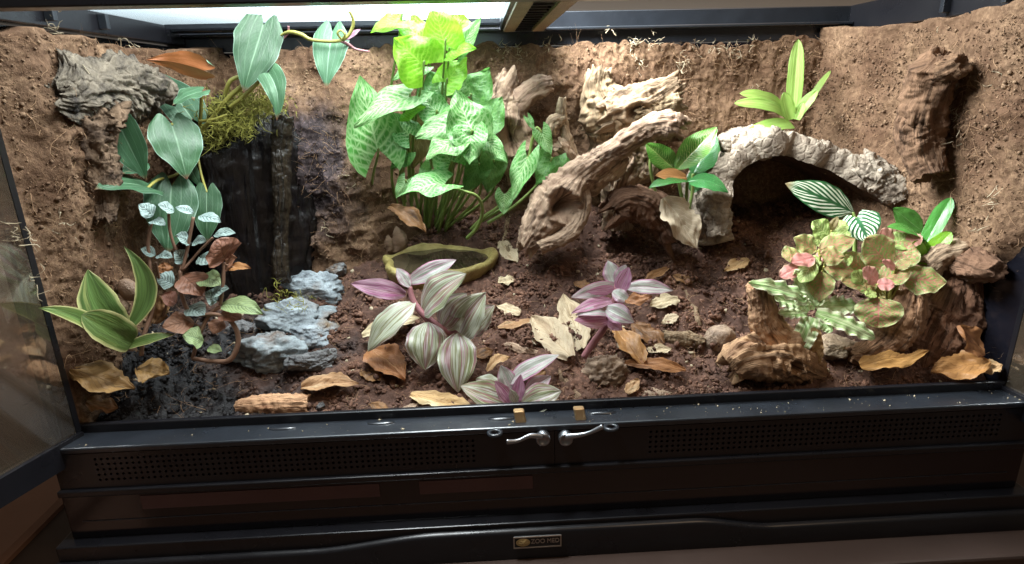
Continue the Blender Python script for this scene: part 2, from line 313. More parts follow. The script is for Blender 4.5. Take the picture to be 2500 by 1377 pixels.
M['dead_rust'] = leafmat('dead_rust', (.33, .15, .058), (.45, .24, .11), 'lat', 7., 1.2, .08, patch=(.17, .075, .035), spots=(.10, .05, .025), rough=.5, trans=.12, spec=.3)
M['dead_orange'] = leafmat('dead_orange', (.36, .175, .060), (.26, .12, .04), 'lat', 8., 1.2, .1, patch=(.26, .12, .045), rough=.5, trans=.15, spec=.3, spots=(.20, .09, .03))
M['dead_dark'] = leafmat('dead_dark', (.24, .13, .05), (.15, .08, .03), 'lat', 8., 1.2, .1, patch=(.028, .018, .012), rough=.5, trans=.1, spec=.3)
M['plastic'] = plain('black_plastic', (.007, .007, .009), .30, .5, .2, 50, bst=.12)
M['plastic_sheen'] = plain('black_plastic_worn', (.013, .0155, .020), .30, .7, .5, 35, bst=.3)
M['steel'] = plain('brushed_steel', (.30, .31, .33), .36, .5, .1, 60, 1.)
M['brass'] = plain('brass', (.62, .42, .22), .35, .5, .15, 60, .8)
M['stand'] = plain('stand_laminate', (.055, .035, .028), .45, .4, .2, 20)
M['roomwood'] = plain('room_wood', (.40, .22, .15), .5, .4, .25, 12)
M['roomwall'] = plain('room_wall', (.78, .75, .70), .8, .2, .05, 4)
M['dish'] = rockmat('dish_resin', (.52, .46, .16), (.26, .20, .06), .35)
def glassmat(name, tint, dirt, refl=1.):
    m, nt = newmat(name); co = nd(nt, 'ShaderNodeTexCoord').outputs['Object']
    fr = nd(nt, 'ShaderNodeFresnel', {0: 1.5}).outputs[0]
    tr = nd(nt, 'ShaderNodeBsdfTransparent', {0: tint}).outputs[0]; gl = nd(nt, 'ShaderNodeBsdfGlossy', {0: (1, 1, 1), 'Roughness': .03}).outputs[0]
    a = nd(nt, 'ShaderNodeMixShader', {0: mt(nt, 'MULTIPLY', fr, refl, clamp=True), 1: tr, 2: gl}).outputs[0]
    df = nd(nt, 'ShaderNodeBsdfDiffuse', {0: (.40, .31, .22)}).outputs[0]
    f = mt(nt, 'MULTIPLY', mt(nt, 'MULTIPLY_ADD', nz(nt, co, 9, 5), 1.4, -.2, True), dirt)
    out(nt, nd(nt, 'ShaderNodeMixShader', {0: f, 1: a, 2: df}).outputs[0]); return m
M['glass'] = glassmat('door_glass', (.66, .62, .56), .15, 4.)
M['glass_dark'] = plain('backed_glass', (.006, .006, .009), .16, .6, .3, 14, bst=.02)
def watermat():
    m, nt = newmat('dish_water'); co = nd(nt, 'ShaderNodeTexCoord').outputs['Object']
    out(nt, prin(nt, mixc(nt, nz(nt, co, 30, 4), (.02, .016, .01), (.07, .055, .03)), .05, .6, bump(nt, nz(nt, co, 25, 2), .06, .002))); return m
M['water'] = watermat()
def screenmat():
    m, nt = newmat('wire_mesh'); co = nd(nt, 'ShaderNodeTexCoord').outputs['Object']; sx = nd(nt, 'ShaderNodeSeparateXYZ', {0: co})
    p = mt(nt, 'PINGPONG', mt(nt, 'MULTIPLY', sx.outputs[0], 260.), .5); w = mt(nt, 'MULTIPLY_ADD', mt(nt, 'LESS_THAN', p, .2), .3, .34)
    tr = nd(nt, 'ShaderNodeBsdfTransparent').outputs[0]; d = nd(nt, 'ShaderNodeBsdfTranslucent', {0: (.20, .23, .245)}).outputs[0]
    out(nt, nd(nt, 'ShaderNodeMixShader', {0: w, 1: tr, 2: d}).outputs[0]); return m
M['screen'] = screenmat()
def emit(name, col, st):
    m, nt = newmat(name); out(nt, nd(nt, 'ShaderNodeEmission', {0: col, 1: st}).outputs[0]); return m
M['led'] = emit('led_diffuser', (.84, .97, 1), 2.6)
#@@STRUCT
# ------------------------------------------------------------------ setting: soil floor and soil walls
def back_y(x, z):
    p = np.stack([x, 0*x, z], -1)
    m = np.exp(-((x+.275)/.105)**4)*(.20+.80*np.clip((.355-z)/.16, 0, 1))
    y = .357-.105*m-.009*fbm(p*8, 3, 5)-.0024*ridge(p*np.array([38, 1, 32]), 3, 8)-.0075*m*ridge(p*np.array([22, 1, 20]), 3, 19)
    y = y-.02*np.exp(-((x-.02)/.2)**2-((z-.12)/.05)**2)
    return np.minimum(y, .366)
def left_x(y, z):
    p = np.stack([0*y, y, z], -1)
    e = sst((y-.026)/.045)
    return -.4435+e*(.016+.009*fbm(p*11, 3, 25)+.0026*ridge(p*np.array([1, 38, 32]), 3, 28)+.030*sst((y-.22)/.15)+.012*np.exp(-((z-.24)/.07)**2-((y-.16)/.09)**2)-.010*np.exp(-((z-.15)/.05)**2-((y-.1)/.08)**2))
def right_x(y, z):
    p = np.stack([0*y, y, z], -1)
    e = sst((y-.028)/.04); u = sst((z-.105+1.15*(y-.055))/.045)
    return .4435+.009*(1-u)-e*u*(.016+.009*fbm(p*11, 3, 45)+.0022*ridge(p*np.array([1, 38, 32]), 3, 48)+.035*sst((y-.24)/.13)+.02*sst((.12-z)/.1)*sst((y-.02)/.08))
def surf(name, A, B, fn, mat):
    a, b = np.meshgrid(A, B); P = fn(a, b); return mk(name, P.reshape(-1, 3), grid(len(A), len(B)), mat)
xs = np.linspace(-.438, .438, 520); ys = np.linspace(.031, .366, 220)
def fl(a, b):
    p = np.stack([a, b, 0*a], -1); return np.stack([a, b, ground(a, b)+.0016*fbm(p*150, 3, 11)+.0022*np.maximum(0, ridge(p*60, 2, 9))], -1)
soil = tag(surf('soil_floor', xs, ys, fl, M['soil']), 'dark brown coconut soil floor rising towards the back', None, None, 'structure')
def bw(a, b):
    zz = b+(.006*noise(np.stack([a*40, 0*a, 0*a], -1), 3)+.004*noise(np.stack([a*130, 0*a, 0*a], -1), 4))*sst((b-.3)/.05)
    p = np.stack([a, 0*a, b], -1); y = back_y(a, b)-.0012*fbm(p*230, 2, 12); y = np.where(b > .3449, y+.02, y); return np.stack([a, y, zz], -1)
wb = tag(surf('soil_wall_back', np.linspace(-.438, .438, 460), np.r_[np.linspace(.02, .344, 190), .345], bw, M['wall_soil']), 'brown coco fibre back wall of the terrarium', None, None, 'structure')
def lw(a, b):
    zz = b+(.006*noise(np.stack([a*40, 0*a, 0*a], -1), 3))*sst((b-.3)/.05)
    p = np.stack([0*a, a, b], -1); return np.stack([left_x(a, b)+.0012*fbm(p*230, 2, 12)-np.where(b > .3469, .02, 0), a, zz], -1)
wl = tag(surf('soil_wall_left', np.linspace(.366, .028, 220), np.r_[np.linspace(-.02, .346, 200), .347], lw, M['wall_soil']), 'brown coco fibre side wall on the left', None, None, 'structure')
def rw(a, b):
    zz = b+(.006*noise(np.stack([a*40, 0*a, 0*a], -1), 3))*sst((b-.3)/.05)
    p = np.stack([0*a, a, b], -1); return np.stack([right_x(a, b)-.0012*fbm(p*230, 2, 12)+np.where(b > .3559, .02, 0), a, zz], -1)
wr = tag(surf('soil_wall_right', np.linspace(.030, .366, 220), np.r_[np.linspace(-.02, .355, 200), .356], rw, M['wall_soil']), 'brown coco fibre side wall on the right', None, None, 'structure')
ph = (1+5**.5)/2
ICO = np.array([(-1, ph, 0), (1, ph, 0), (-1, -ph, 0), (1, -ph, 0), (0, -1, ph), (0, 1, ph), (0, -1, -ph), (0, 1, -ph), (ph, 0, -1), (ph, 0, 1), (-ph, 0, -1), (-ph, 0, 1)])/1.9
IF = np.array([(0, 11, 5), (0, 5, 1), (0, 1, 7), (0, 7, 10), (0, 10, 11), (1, 5, 9), (5, 11, 4), (11, 10, 2), (10, 7, 6), (7, 1, 8), (3, 9, 4), (3, 4, 2), (3, 2, 6), (3, 6, 8), (3, 8, 9), (4, 9, 5), (2, 4, 11), (6, 2, 10), (8, 6, 7), (9, 8, 1)])
OCT = np.array([(1, 0, 0), (0, 1, 0), (-1, 0, 0), (0, -1, 0), (0, 0, 1), (0, 0, -1)], float)*1.15
OF = np.array([(0, 1, 4), (1, 2, 4), (2, 3, 4), (3, 0, 4), (1, 0, 5), (2, 1, 5), (3, 2, 5), (0, 3, 5)])
def crumbs(name, pos, r, mat, label):
    VV, FF, off = [], [], 0
    for sel, B, BF in ((r >= .0013, ICO, IF), (r < .0013, OCT, OF)):
        p, q = pos[sel], r[sel]; n = len(p); m = len(B)
        if not n: continue
        J = 1+.45*rng.uniform(-1, 1, (n, m, 1)); th = rng.uniform(0, 6.28, n); sc = rng.uniform(.55, 1.35, (n, 1, 3))
        X = B[None]*J*sc; c, s_ = np.cos(th)[:, None], np.sin(th)[:, None]
        X = np.stack([X[..., 0]*c-X[..., 1]*s_, X[..., 0]*s_+X[..., 1]*c, X[..., 2]], -1)
        X = np.stack([X[..., 0], X[..., 1]*c-X[..., 2]*s_, X[..., 1]*s_+X[..., 2]*c], -1)
        VV.append((p[:, None]+q[:, None, None]*X).reshape(-1, 3)); FF.append((BF[None]+m*np.arange(n)[:, None, None]).reshape(-1, 3)+off); off += n*m
    return tag(mk(name, np.concatenate(VV), np.concatenate(FF), mat, smooth=False), label, None, None, 'stuff')
def strands(pos, L, w, dirs, curl, seg=4, nrm=None):
    n = len(pos); d = dirs/np.linalg.norm(dirs, axis=1)[:, None]; side = np.cross(d, rng.normal(size=(n, 3))); side /= np.linalg.norm(side, axis=1)[:, None]+1e-9
    b2 = np.cross(d, side); ph_ = rng.uniform(0, 6.28, n); V = []
    for k in range(seg+1):
        t = k/seg; c = pos+d*(L*t)[:, None]+side*(L*curl*np.sin(t*3.2+ph_)-L*curl*np.sin(ph_))[:, None]+b2*(L*curl*.7*t*t)[:, None]
        ww = (w*(1-.75*t))[:, None]; V += [c+b2*ww, c-b2*ww*.5+side*ww*.87, c-b2*ww*.5-side*ww*.87]
    V = np.stack(V, 1); F = []
    for k in range(seg):
        for j in range(3): a = 3*k+j; b = 3*k+(j+1) % 3; F.append((a, b, b+3, a+3))
    F = np.array(F)[None]+(3*(seg+1))*np.arange(n)[:, None, None]
    return V.reshape(-1, 3), F.reshape(-1, 4)
def gpts(n, x0=-.43, x1=.43, y0=.034, y1=.355):
    x = rng.uniform(x0, x1, n); y = rng.uniform(y0, y1, n); return np.stack([x, y, ground(x, y)], 1)
n = 62000; P = gpts(n); P = P[((P[:, 0]+.122)/.072)**2+((P[:, 1]-.245)/.068)**2 > 1]; n = len(P); cl_ = .5+.5*noise(P*[30, 30, 0], 77); P = P[rng.uniform(0, 1, n) < .25+.75*cl_]
G_ = gpts(1500); G_ = G_[((G_[:, 0]+.122)/.085)**2+((G_[:, 1]-.245)/.08)**2 > 1]; G_ = G_[noise(G_*[16, 16, 0], 91) > -.25]
q_ = rng.normal(size=(len(G_), 26, 3)); q_ /= np.linalg.norm(q_, axis=2)[..., None]; q_[..., 2] = np.abs(q_[..., 2])*.75
cl2 = (G_[:, None]+q_*rng.gamma(3., .0020, len(G_)).clip(.002, .012)[:, None, None]*rng.uniform(.75, 1.1, (len(G_), 26, 1))).reshape(-1, 3)
crumbs('soil_clumps', cl2, rng.gamma(2.2, .0006, len(cl2)).clip(.0006, .0030), M['crumb'], 'fluffy clumps of brown coconut soil heaped over the floor')
crumbs('soil_crumbs', P+[0, 0, .0008], np.where(rng.uniform(0, 1, len(P)) < .008, rng.gamma(3., .0011, len(P)), rng.gamma(1.5, .0006, len(P))).clip(.0004, .0045), M['crumb'], 'loose crumbs of brown coconut soil on the floor')
def wallpts(n, which):
    z = rng.uniform(.03, .345, n)
    if which == 'b': a = rng.uniform(-.43, .43, n); return np.stack([a, back_y(a, z)-.0006, z], 1)
    a = rng.uniform(.035, .36, n)
    return np.stack([left_x(a, z)+.0006, a, z], 1) if which == 'l' else np.stack([right_x(a, z)-.0006, a, z], 1)
Pw = np.concatenate([wallpts(46000, 'b'), wallpts(22000, 'l'), wallpts(22000, 'r')]); Pw = Pw[rng.uniform(0, 1, len(Pw)) < .22+.78*sst(.5+1.1*noise(Pw*28, 71))]
crumbs('wall_crumbs', Pw, rng.gamma(1.3, .00036, len(Pw)).clip(.00028, .0030), M['wall_crumb'], 'loose crumbs of soil stuck to the walls')
Pf = np.concatenate([wallpts(5200, 'b'), wallpts(2600, 'l'), wallpts(2600, 'r')]); D = rng.normal(size=(len(Pf), 3)); D[:, 1] -= .5; D[:, 2] -= .3
V, F = strands(Pf, rng.gamma(2.5, .0042, len(Pf)), rng.uniform(.00012, .0003, len(Pf)), D, .25)
tag(mk('wall_fibres', V, F, M['fibre']), 'thin brown coconut fibres hanging from the walls', None, None, 'stuff')
Pf = gpts(5200); Pf = Pf[((Pf[:, 0]+.122)/.075)**2+((Pf[:, 1]-.245)/.072)**2 > 1]; D = rng.normal(size=(len(Pf), 3)); D[:, 2] = np.abs(D[:, 2])*.35
V, F = strands(Pf+[0, 0, .001], rng.gamma(2.2, .004, len(Pf)), rng.uniform(.00012, .0003, len(Pf)), D, .3)
tag(mk('floor_fibres', V, F, M['fibre']), 'thin brown coconut fibres lying over the soil floor', None, None, 'stuff')
P = gpts(420); P = P[((P[:, 0]+.122)/.08)**2+((P[:, 1]-.245)/.075)**2 > 1]
crumbs('pale_debris', P+[0, 0, .0012], rng.gamma(2., .0006, len(P)).clip(.0005, .003), M['pale_fibre'], 'pale bits of broken leaf and wood strewn over the soil')
# pale root tufts and lichen on the walls
tufts = [(60, 600, 'l', 20), (30, 570, 'l', 20), (75, 690, 'l', 10), (160, 165, 'l', 14), (140, 60, 'l', 8), (310, 110, 'l', 8), (1545, 110, 'b', 22), (1560, 150, 'b', 16), (1600, 105, 'b', 14), (1662, 158, 'b', 22), (1225, 120, 'b', 14), (1270, 125, 'b', 14), (1480, 70, 'b', 8), (1840, 215, 'b', 8), (2100, 225, 'b', 10), (1700, 110, 'b', 10), (1745, 115, 'b', 12), (2330, 280, 'r', 14), (2345, 340, 'r', 10), (2430, 490, 'r', 14), (2400, 560, 'r', 8), (2290, 110, 'r', 8), (2440, 200, 'r', 8), (2090, 205, 'b', 6), (790, 560, 'm', 8), (1790, 120, 'b', 14), (1340, 105, 'b', 8), (850, 440, 'm', 8), (2260, 260, 'r', 12), (2270, 400, 'r', 16), (150, 545, 'l', 8), (1830, 110, 'b', 10)]
PP = []
for (px, py, w, k) in tufts:
    if w in 'bm':
        q = PY(px, py, .345); 
        for _ in range(4): q = PY(px, py, float(back_y(np.array([q[0]]), np.array([q[2]]))[0])-.001)
    else:
        s_ = -.42 if w == 'l' else .41; q = PX(px, py, s_)
        for _ in range(4): q = PX(px, py, float((left_x if w == 'l' else right_x)(np.array([q[1]]), np.array([q[2]]))[0])+(.001 if w == 'l' else -.001))
    PP.append(q+rng.normal(0, .0045, (k, 3))*[1, .3, 1.3])
PP = np.concatenate(PP); D = rng.normal(size=PP.shape); D[:, 1] -= .4
V, F = strands(PP, rng.uniform(.004, .012, len(PP)), rng.uniform(.0003, .0008, len(PP)), D, .45)
tag(mk('pale_root_tufts', V, F, M['pale_fibre']), 'pale curly roots and lichen tufts stuck on the soil walls', None, None, 'stuff')
#@@TANK
# ------------------------------------------------------------------ terrarium
T = thing('terrarium', (0, 0, -.13), 'black framed front-opening glass terrarium with both doors swung open', 'terrarium')
def pt(name, b, mat='plastic', par=None, bev=.0012): return box(name, b, M[mat], par or T, bev)
pt('sill', (-.452, .452, .0, .030, -.006, 0), 'plastic_sheen', bev=.0015)
pt('sill_lip', (-.445, .445, .0262, .0318, -.02, .0085))
# perforated front panel, each hole real
def perforated(name, x0, x1, z0, z1, hx0, hx1, n, m, zz0, zz1, r, y, mat):
    V, F = [], []
    def q(*p):
        k = len(V); V.extend(p); F.append(list(range(k, k+len(p))))
    cx = (hx1-hx0)/n; cz = (zz1-zz0)/m
    for i in range(n):
        for j in range(m):
            a = hx0+(i+.5)*cx; b = zz0+(j+.5)*cz; k = len(V); N = 8
            O = [(1, 0), (1, 1), (0, 1), (-1, 1), (-1, 0), (-1, -1), (0, -1), (1, -1)]
            for (u, v) in O: V.append((a+u*cx/2, y, b+v*cz/2))
            for t in range(N): V.append((a+r*math.cos(t*math.pi/4), y, b+r*math.sin(t*math.pi/4)))
            for t in range(N): V.append((a+r*math.cos(t*math.pi/4), y+.004, b+r*math.sin(t*math.pi/4)))
            for t in range(N):
                s = (t+1) % N; F.append([k+t, k+8+t, k+8+s, k+s][::-1]); F.append([k+8+t, k+16+t, k+16+s, k+8+s][::-1])
    q((x0, y, z0), (x1, y, z0), (x1, y, zz0), (x0, y, zz0)); q((x0, y, zz1), (x1, y, zz1), (x1, y, z1), (x0, y, z1))
    q((x0, y, zz0), (hx0, y, zz0), (hx0, y, zz1), (x0, y, zz1)); q((hx1, y, zz0), (x1, y, zz0), (x1, y, zz1), (hx1, y, zz1))
    return mk(name, V, F, mat, T, smooth=False)
perforated('vent_panel', -.452, -.005, -.042, -.0062, -.418, -.077, 64, 5, -.036, -.0095, .0014, .0005, M['plastic'])
perforated('vent_panel', -.0045, .452, -.042, -.0062, .082, .423, 64, 5, -.036, -.0095, .0014, .0005, M['plastic'])
pt('vent_backing', (-.45, .45, .006, .009, -.042, -.0065), 'glass_dark', bev=0)
pt('panel_ledge', (-.454, .454, -.003, .012, -.0485, -.0422))
pt('front_glass', (-.453, .453, -.0005, .0055, -.0945, -.0488), 'glass_dark')
pt('glass_joint', (-.44, .44, -.0012, .0, -.0762, -.0755), 'plastic_sheen', bev=0)
pt('base', (-.462, .462, -.012, .40, -.131, -.0947))
M['reflection'] = plain('painted_reflection', (.075, .040, .040), .4, .3, .25, 25)  # brown strips that paint the room's reflection onto the lower front glass
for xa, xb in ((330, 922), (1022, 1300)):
    a_, b_ = PY(xa, 1165, -.001)[0], PY(xb, 1150, -.001)[0]; pt('reflection_strip', (a_, b_, -.0012, -.0006, -.0655, -.0515), 'reflection', bev=0)
# wave shaped ledge on the base front
def wavez(x): return -.1105+.0105*sst((x+.235)/.12)*sst((.205-x)/.08)
xx = np.linspace(-.464, .464, 240); zt = wavez(xx); V = []; 
for yy, dz in ((-.0121, 0.), (-.0165, -.0006), (-.0175, -.0030), (-.0175, -.0195)): V.append(np.stack([xx, 0*xx+yy, zt+dz if dz > -.01 else 0*xx-.1315], 1))
mk('wave_moulding', np.concatenate(V), grid(240, 4)[:, ::-1].copy(), M['plastic'], T)
# badge
def bpt(px, py): return PY(px, py, -.0185)
bc = bpt(1312, 1321); bw_ = .0225; bh_ = .0064
bd = pt('badge', (bc[0]-bw_, bc[0]+bw_, -.0192, -.0174, bc[2]-bh_, bc[2]+bh_), 'plastic')
g = .0011; x0, x1, z0, z1 = bc[0]-bw_, bc[0]+bw_, bc[2]-bh_, bc[2]+bh_
V, F = boxes([(x0, x1, -.0198, -.0191, z0, z0+g), (x0, x1, -.0198, -.0191, z1-g, z1), (x0, x0+g, -.0198, -.0191, z0+g, z1-g), (x1-g, x1, -.0198, -.0191, z0+g, z1-g)])
M['badge_metal'] = plain('badge_metal', (.42, .36, .31), .35, .5, .1, 60, .6); M['badge_gold'] = plain('badge_gold', (.50, .36, .16), .35, .5, .35, 300, .6)
mk('border', V, F, M['badge_metal'], bd, smooth=False)
ang = np.linspace(0, 2*math.pi, 40, endpoint=False); V = []
for r, yy in ((1., -.0191), (1., -.0198), (.86, -.0198), (.84, -.0194), (.78, -.0196), (.4, -.0204), (.01, -.0206)):
    V.append(np.stack([bc[0]-.0135+.0066*r*np.cos(ang), 0*ang+yy+.00015*np.sin(ang*5)*(r < .8), bc[2]+.0042*r*np.sin(ang)], 1))
mk('emblem', np.concatenate(V), grid(40, 7, True)[:, ::-1].copy(), M['badge_gold'], bd)
def text(name, s, size, x, z, y, mat, par, sx=1):
    c = bpy.data.curves.new(name, 'FONT'); c.body = s; c.size = size; c.extrude = .0003
    o = bpy.data.objects.new(name, c); COL.objects.link(o); dg = bpy.context.evaluated_depsgraph_get()
    me = bpy.data.meshes.new_from_object(o.evaluated_get(dg)); bpy.data.objects.remove(o)
    for v in me.vertices: a, b, e = v.co; v.co = (x+a*sx, y-e, z+b)
    o = bpy.data.objects.new(name, me); COL.objects.link(o); me.materials.append(mat); o.parent = par; o.matrix_parent_inverse = par.matrix_basis.inverted(); return o
text('lettering', 'ZOO MED', .0068, bc[0]-.0062, bc[2]-.0016, -.0194, M['badge_metal'], bd, .86)
# side and top frame
for s in (-1, 1):
    pt('corner_post', (min(s*.446, s*.456), max(s*.446, s*.456), .012, .030, .0002, .385))
    pt('corner_post', (min(s*.440, s*.456), max(s*.440, s*.456), .368, .384, -.09, .385))
    pt('side_glass', (min(s*.4445, s*.4495), max(s*.4445, s*.4495), .031, .367, -.09, .352), 'glass_dark', bev=0)
    pt('top_rail', (min(s*.432, s*.4565), max(s*.432, s*.4565), .019, .366, .3535, .386))
    pt('rail_clip', (min(s*.424, s*.4318), max(s*.424, s*.4318), .10, .106, .358, .372), 'plastic_sheen', bev=.0005)
    pt('rail_clip', (min(s*.424, s*.4318), max(s*.424, s*.4318), .18, .186, .358, .372), 'plastic_sheen', bev=.0005)
pt('top_rail', (-.4565, .4565, -.002, .0185, .356, .386))
pt('top_rail', (-.4565, .4565, .3665, .384, .345, .386), 'plastic_sheen')
pt('rear_ledge', (-.431, .431, .352, .3662, .362, .366), 'plastic_sheen')
pt('back_glass', (-.44, .44, .3672, .3725, -.09, .344), 'glass_dark', bev=0)
pt('cross_bar', (-.032, .022, .0188, .3518, .364, .384))
for k in range(2):
    pt('bar_strip', (-.028+k*.036, -.014+k*.036, .03, .345, .3605, .3638), 'wood_soil' if False else 'pebble', bev=.0004)
for k in range(14): pt('bar_slot', (-.012, .0065, .05+k*.021, .0515+k*.021, .3622, .3637), 'plastic_sheen', bev=0)
pt('wire_screen', (-.431, -.0325, .019, .3515, .3735, .3740), 'screen', bev=0)
pt('screen_edge', (-.431, -.0325, .330, .3515, .3665, .3730), 'plastic_sheen')
for k in range(4): pt('screen_rib', (-.425, -.0335, .326-k*.008, .3275-k*.008, .3680, .3730), 'plastic_sheen', bev=0)
# sill fittings
def ring(name, px, py, r, par, mat):
    c = PY(px, py, -.006); a = np.linspace(0, 2*math.pi, 24, endpoint=False); V = []
    for rr, dz in ((r, -.001), (r, .0012), (r*.5, .0012), (r*.5, -.001), (r, -.001)): V.append(np.stack([c[0]+rr*1.15*np.cos(a), -.006+rr*np.sin(a), 0*a-.0012+dz], 1))
    mk(name, np.concatenate(V), grid(24, 5, True), mat, par)
ring('lock_eye', 1208, 1053, .0062, T, M['plastic_sheen']); ring('lock_eye', 1492, 1039, .0062, T, M['plastic_sheen'])
def rails(P, n):
    P = np.asarray(P, float); t = np.linspace(0, len(P)-1, n); i = np.clip(t.astype(int), 0, len(P)-2); f = (t-i)[:, None]
    a = P[np.maximum(i-1, 0)]; b = P[i]; c = P[i+1]; d = P[np.minimum(i+2, len(P)-1)]
    return .5*((2*b)+(-a+c)*f+(2*a-5*b+4*c-d)*f*f+(-a+3*b-3*c+d)*f**3)
def tube(name, P, R, mat, parent=None, seg=8, n=None, flat=1.):
    n = n or max(6, len(P)*5); Q = rails(np.column_stack([np.asarray(P, float), np.asarray(R, float)]), n); C_ = Q[:, :3]; r = np.maximum(Q[:, 3], 1e-5)
    Tn = np.gradient(C_, axis=0); Tn /= np.linalg.norm(Tn, axis=1)[:, None]+1e-12
    cv = CC-C_; N = cv-(cv*Tn).sum(1)[:, None]*Tn; N /= np.linalg.norm(N, axis=1)[:, None]+1e-9; B = np.cross(Tn, N)
    a = np.linspace(0, 2*math.pi, seg, endpoint=False)
    V = C_[:, None]+r[:, None, None]*(flat*np.cos(a)[None, :, None]*N[:, None]+np.sin(a)[None, :, None]*B[:, None])
    V = np.concatenate([V.reshape(-1, 3), C_[:1], C_[-1:]]); F = grid(seg, n, True)
    L = np.r_[0, np.cumsum(np.linalg.norm(np.diff(C_, axis=0), axis=1))]
    uv = np.stack(np.meshgrid(a/6.283*.02, L), -1).reshape(-1, 2); uv = np.concatenate([uv, uv[:1], uv[-1:]])
    F = [list(f) for f in F]+[[len(V)-2, (j+1) % seg, j] for j in range(seg)]+[[len(V)-1, (n-1)*seg+j, (n-1)*seg+(j+1) % seg] for j in range(seg)]
    return mk(name, V, F, mat, parent, uv)
for pts in ([(1325, 1066), (1295, 1064), (1265, 1076), (1237, 1079)], [(1380, 1066), (1410, 1063), (1440, 1056), (1472, 1041)]):
    h = thing('latch_handle', (0, 0, 0), None, None); h.parent = T; h.matrix_parent_inverse = T.matrix_basis.inverted(); bpy.data.objects.remove(h)
    tube('latch_handle', [PY(a, b, -.008-.002*k) for k, (a, b) in enumerate(pts)], [.0030, .0022, .0018, .0024], M['steel'], T, 10, flat=.6)
    c = PY(*pts[0], -.001); a = np.linspace(0, 2*math.pi, 24, endpoint=False); V = []
    for rr, yy in ((.0066, .0), (.0066, -.006), (.0058, -.0075), (.0044, -.0075), (.004, -.0060), (.0002, -.0060)): V.append(np.stack([c[0]+rr*np.cos(a), 0*a+yy, c[2]+rr*np.sin(a)], 1))
    mk('latch_boss', np.concatenate(V), grid(24, 6, True)[:, ::-1].copy(), M['steel'], T)
for px, py in ((1272, 1028), (1418, 1022)):
    c = PZ(px, py, .0); V, F = boxes([(c[0]-.005, c[0]+.005, c[1]-.003, c[1]+.003, -.001, .011)])
    V = [(x-(.002 if z > .005 else 0)+0, y+(.002 if z > .005 else 0), z) for x, y, z in V]; o = mk('latch_bolt', V, F, M['brass'], T, smooth=False); o.modifiers.new('b', 'BEVEL').width = .001
for px, py in ((690, 1046), (930, 1033), (1225, 1022), (1470, 1008)):
    c = PZ(px, py, 0); a = np.linspace(0, 2*math.pi, 20, endpoint=False); V = [np.stack([c[0]+.013*s_*np.cos(a), c[1]+.0035*s_*np.sin(a), 0*a+z_], 1) for s_, z_ in ((1, -.0005), (.96, .001), (.01, .0012))]
    mk('sill_knockout', np.concatenate(V), grid(20, 3, True), M['plastic_sheen'], T)
# swung open doors: part > pane, rails
def door(sgn, hx, hy, ang, w=.44):
    d = bpy.data.objects.new('door', None); COL.objects.link(d); d.parent = T; d.matrix_parent_inverse = T.matrix_basis.inverted()
    d.location = (hx, hy, 0); d.rotation_euler = (0, 0, ang); d['label'] = 'smudged glass door swung open on the '+('left' if sgn < 0 else 'right')
    for nm, b, mt_ in (('pane', (.004, w, -.0022, .0022, .004, .350), 'glass'), ('bottom_rail', (0, w, -.006, .006, -.020, .0037), 'plastic'), ('top_edge', (0, w, -.005, .005, .3503, .354), 'plastic'), ('hinge_edge', (-.0012, .0036, -.0026, .0026, .0040, .350), 'plastic')):
        V, F = boxes([b]); o = mk(nm, V, F, M[mt_], None, smooth=False); o.parent = d
door(-1, -.4405, .0245, math.radians(-109)); door(1, .4445, .030, math.radians(-84))
# LED fixture above the screen
LF = thing('light_fixture', (-.13, .165, .60), 'bright white light panel shining above the mesh lid', 'light')
box('housing', (-.40, .26, .04, .29, .6012, .63), M['plastic'], LF); box('diffuser', (-.395, .255, .045, .285, .5985, .6010), M['led'], LF, 0)
# surroundings
tag(box('room_wall', (-3, 3, 1.5, 1.6, -1.2, 2.4), M['roomwall'], None, 0), 'pale room wall behind the terrarium', None, None, 'structure')
tag(box('room_floor', (-3, 3, -3, 1.5, -1.25, -1.2), M['roomwood'], None, 0), 'brown floor of the room', None, None, 'structure')
tag(box('stand', (-.56, .60, -.05, .5, -.9, -.1315), M['stand'], None, .003), 'dark brown stand under the terrarium', 'stand')
sd = thing('side_cabinet', (-.75, .1, -1.2), 'brown wooden cabinet with rounded top moulding left of the terrarium', 'cabinet')
box('body', (-1.1, -.545, -.25, .9, -1.2, -.16), M['roomwood'], sd, .004); box('top_moulding', (-1.12, -.53, -.28, .92, -.1597, -.125), M['roomwood'], sd, .010)
# grit on the sill
n = 150; P = np.stack([np.r_[rng.normal(.24, .14, 100), rng.uniform(-.43, .43, 50)].clip(-.44, .44), rng.uniform(.003, .025, n), np.full(n, .0003)], 1)
crumbs('sill_grit', P, rng.gamma(2., .00022, n).clip(.0002, .0012), M['pale_fibre'], 'pale grit and soil specks on the black sill')
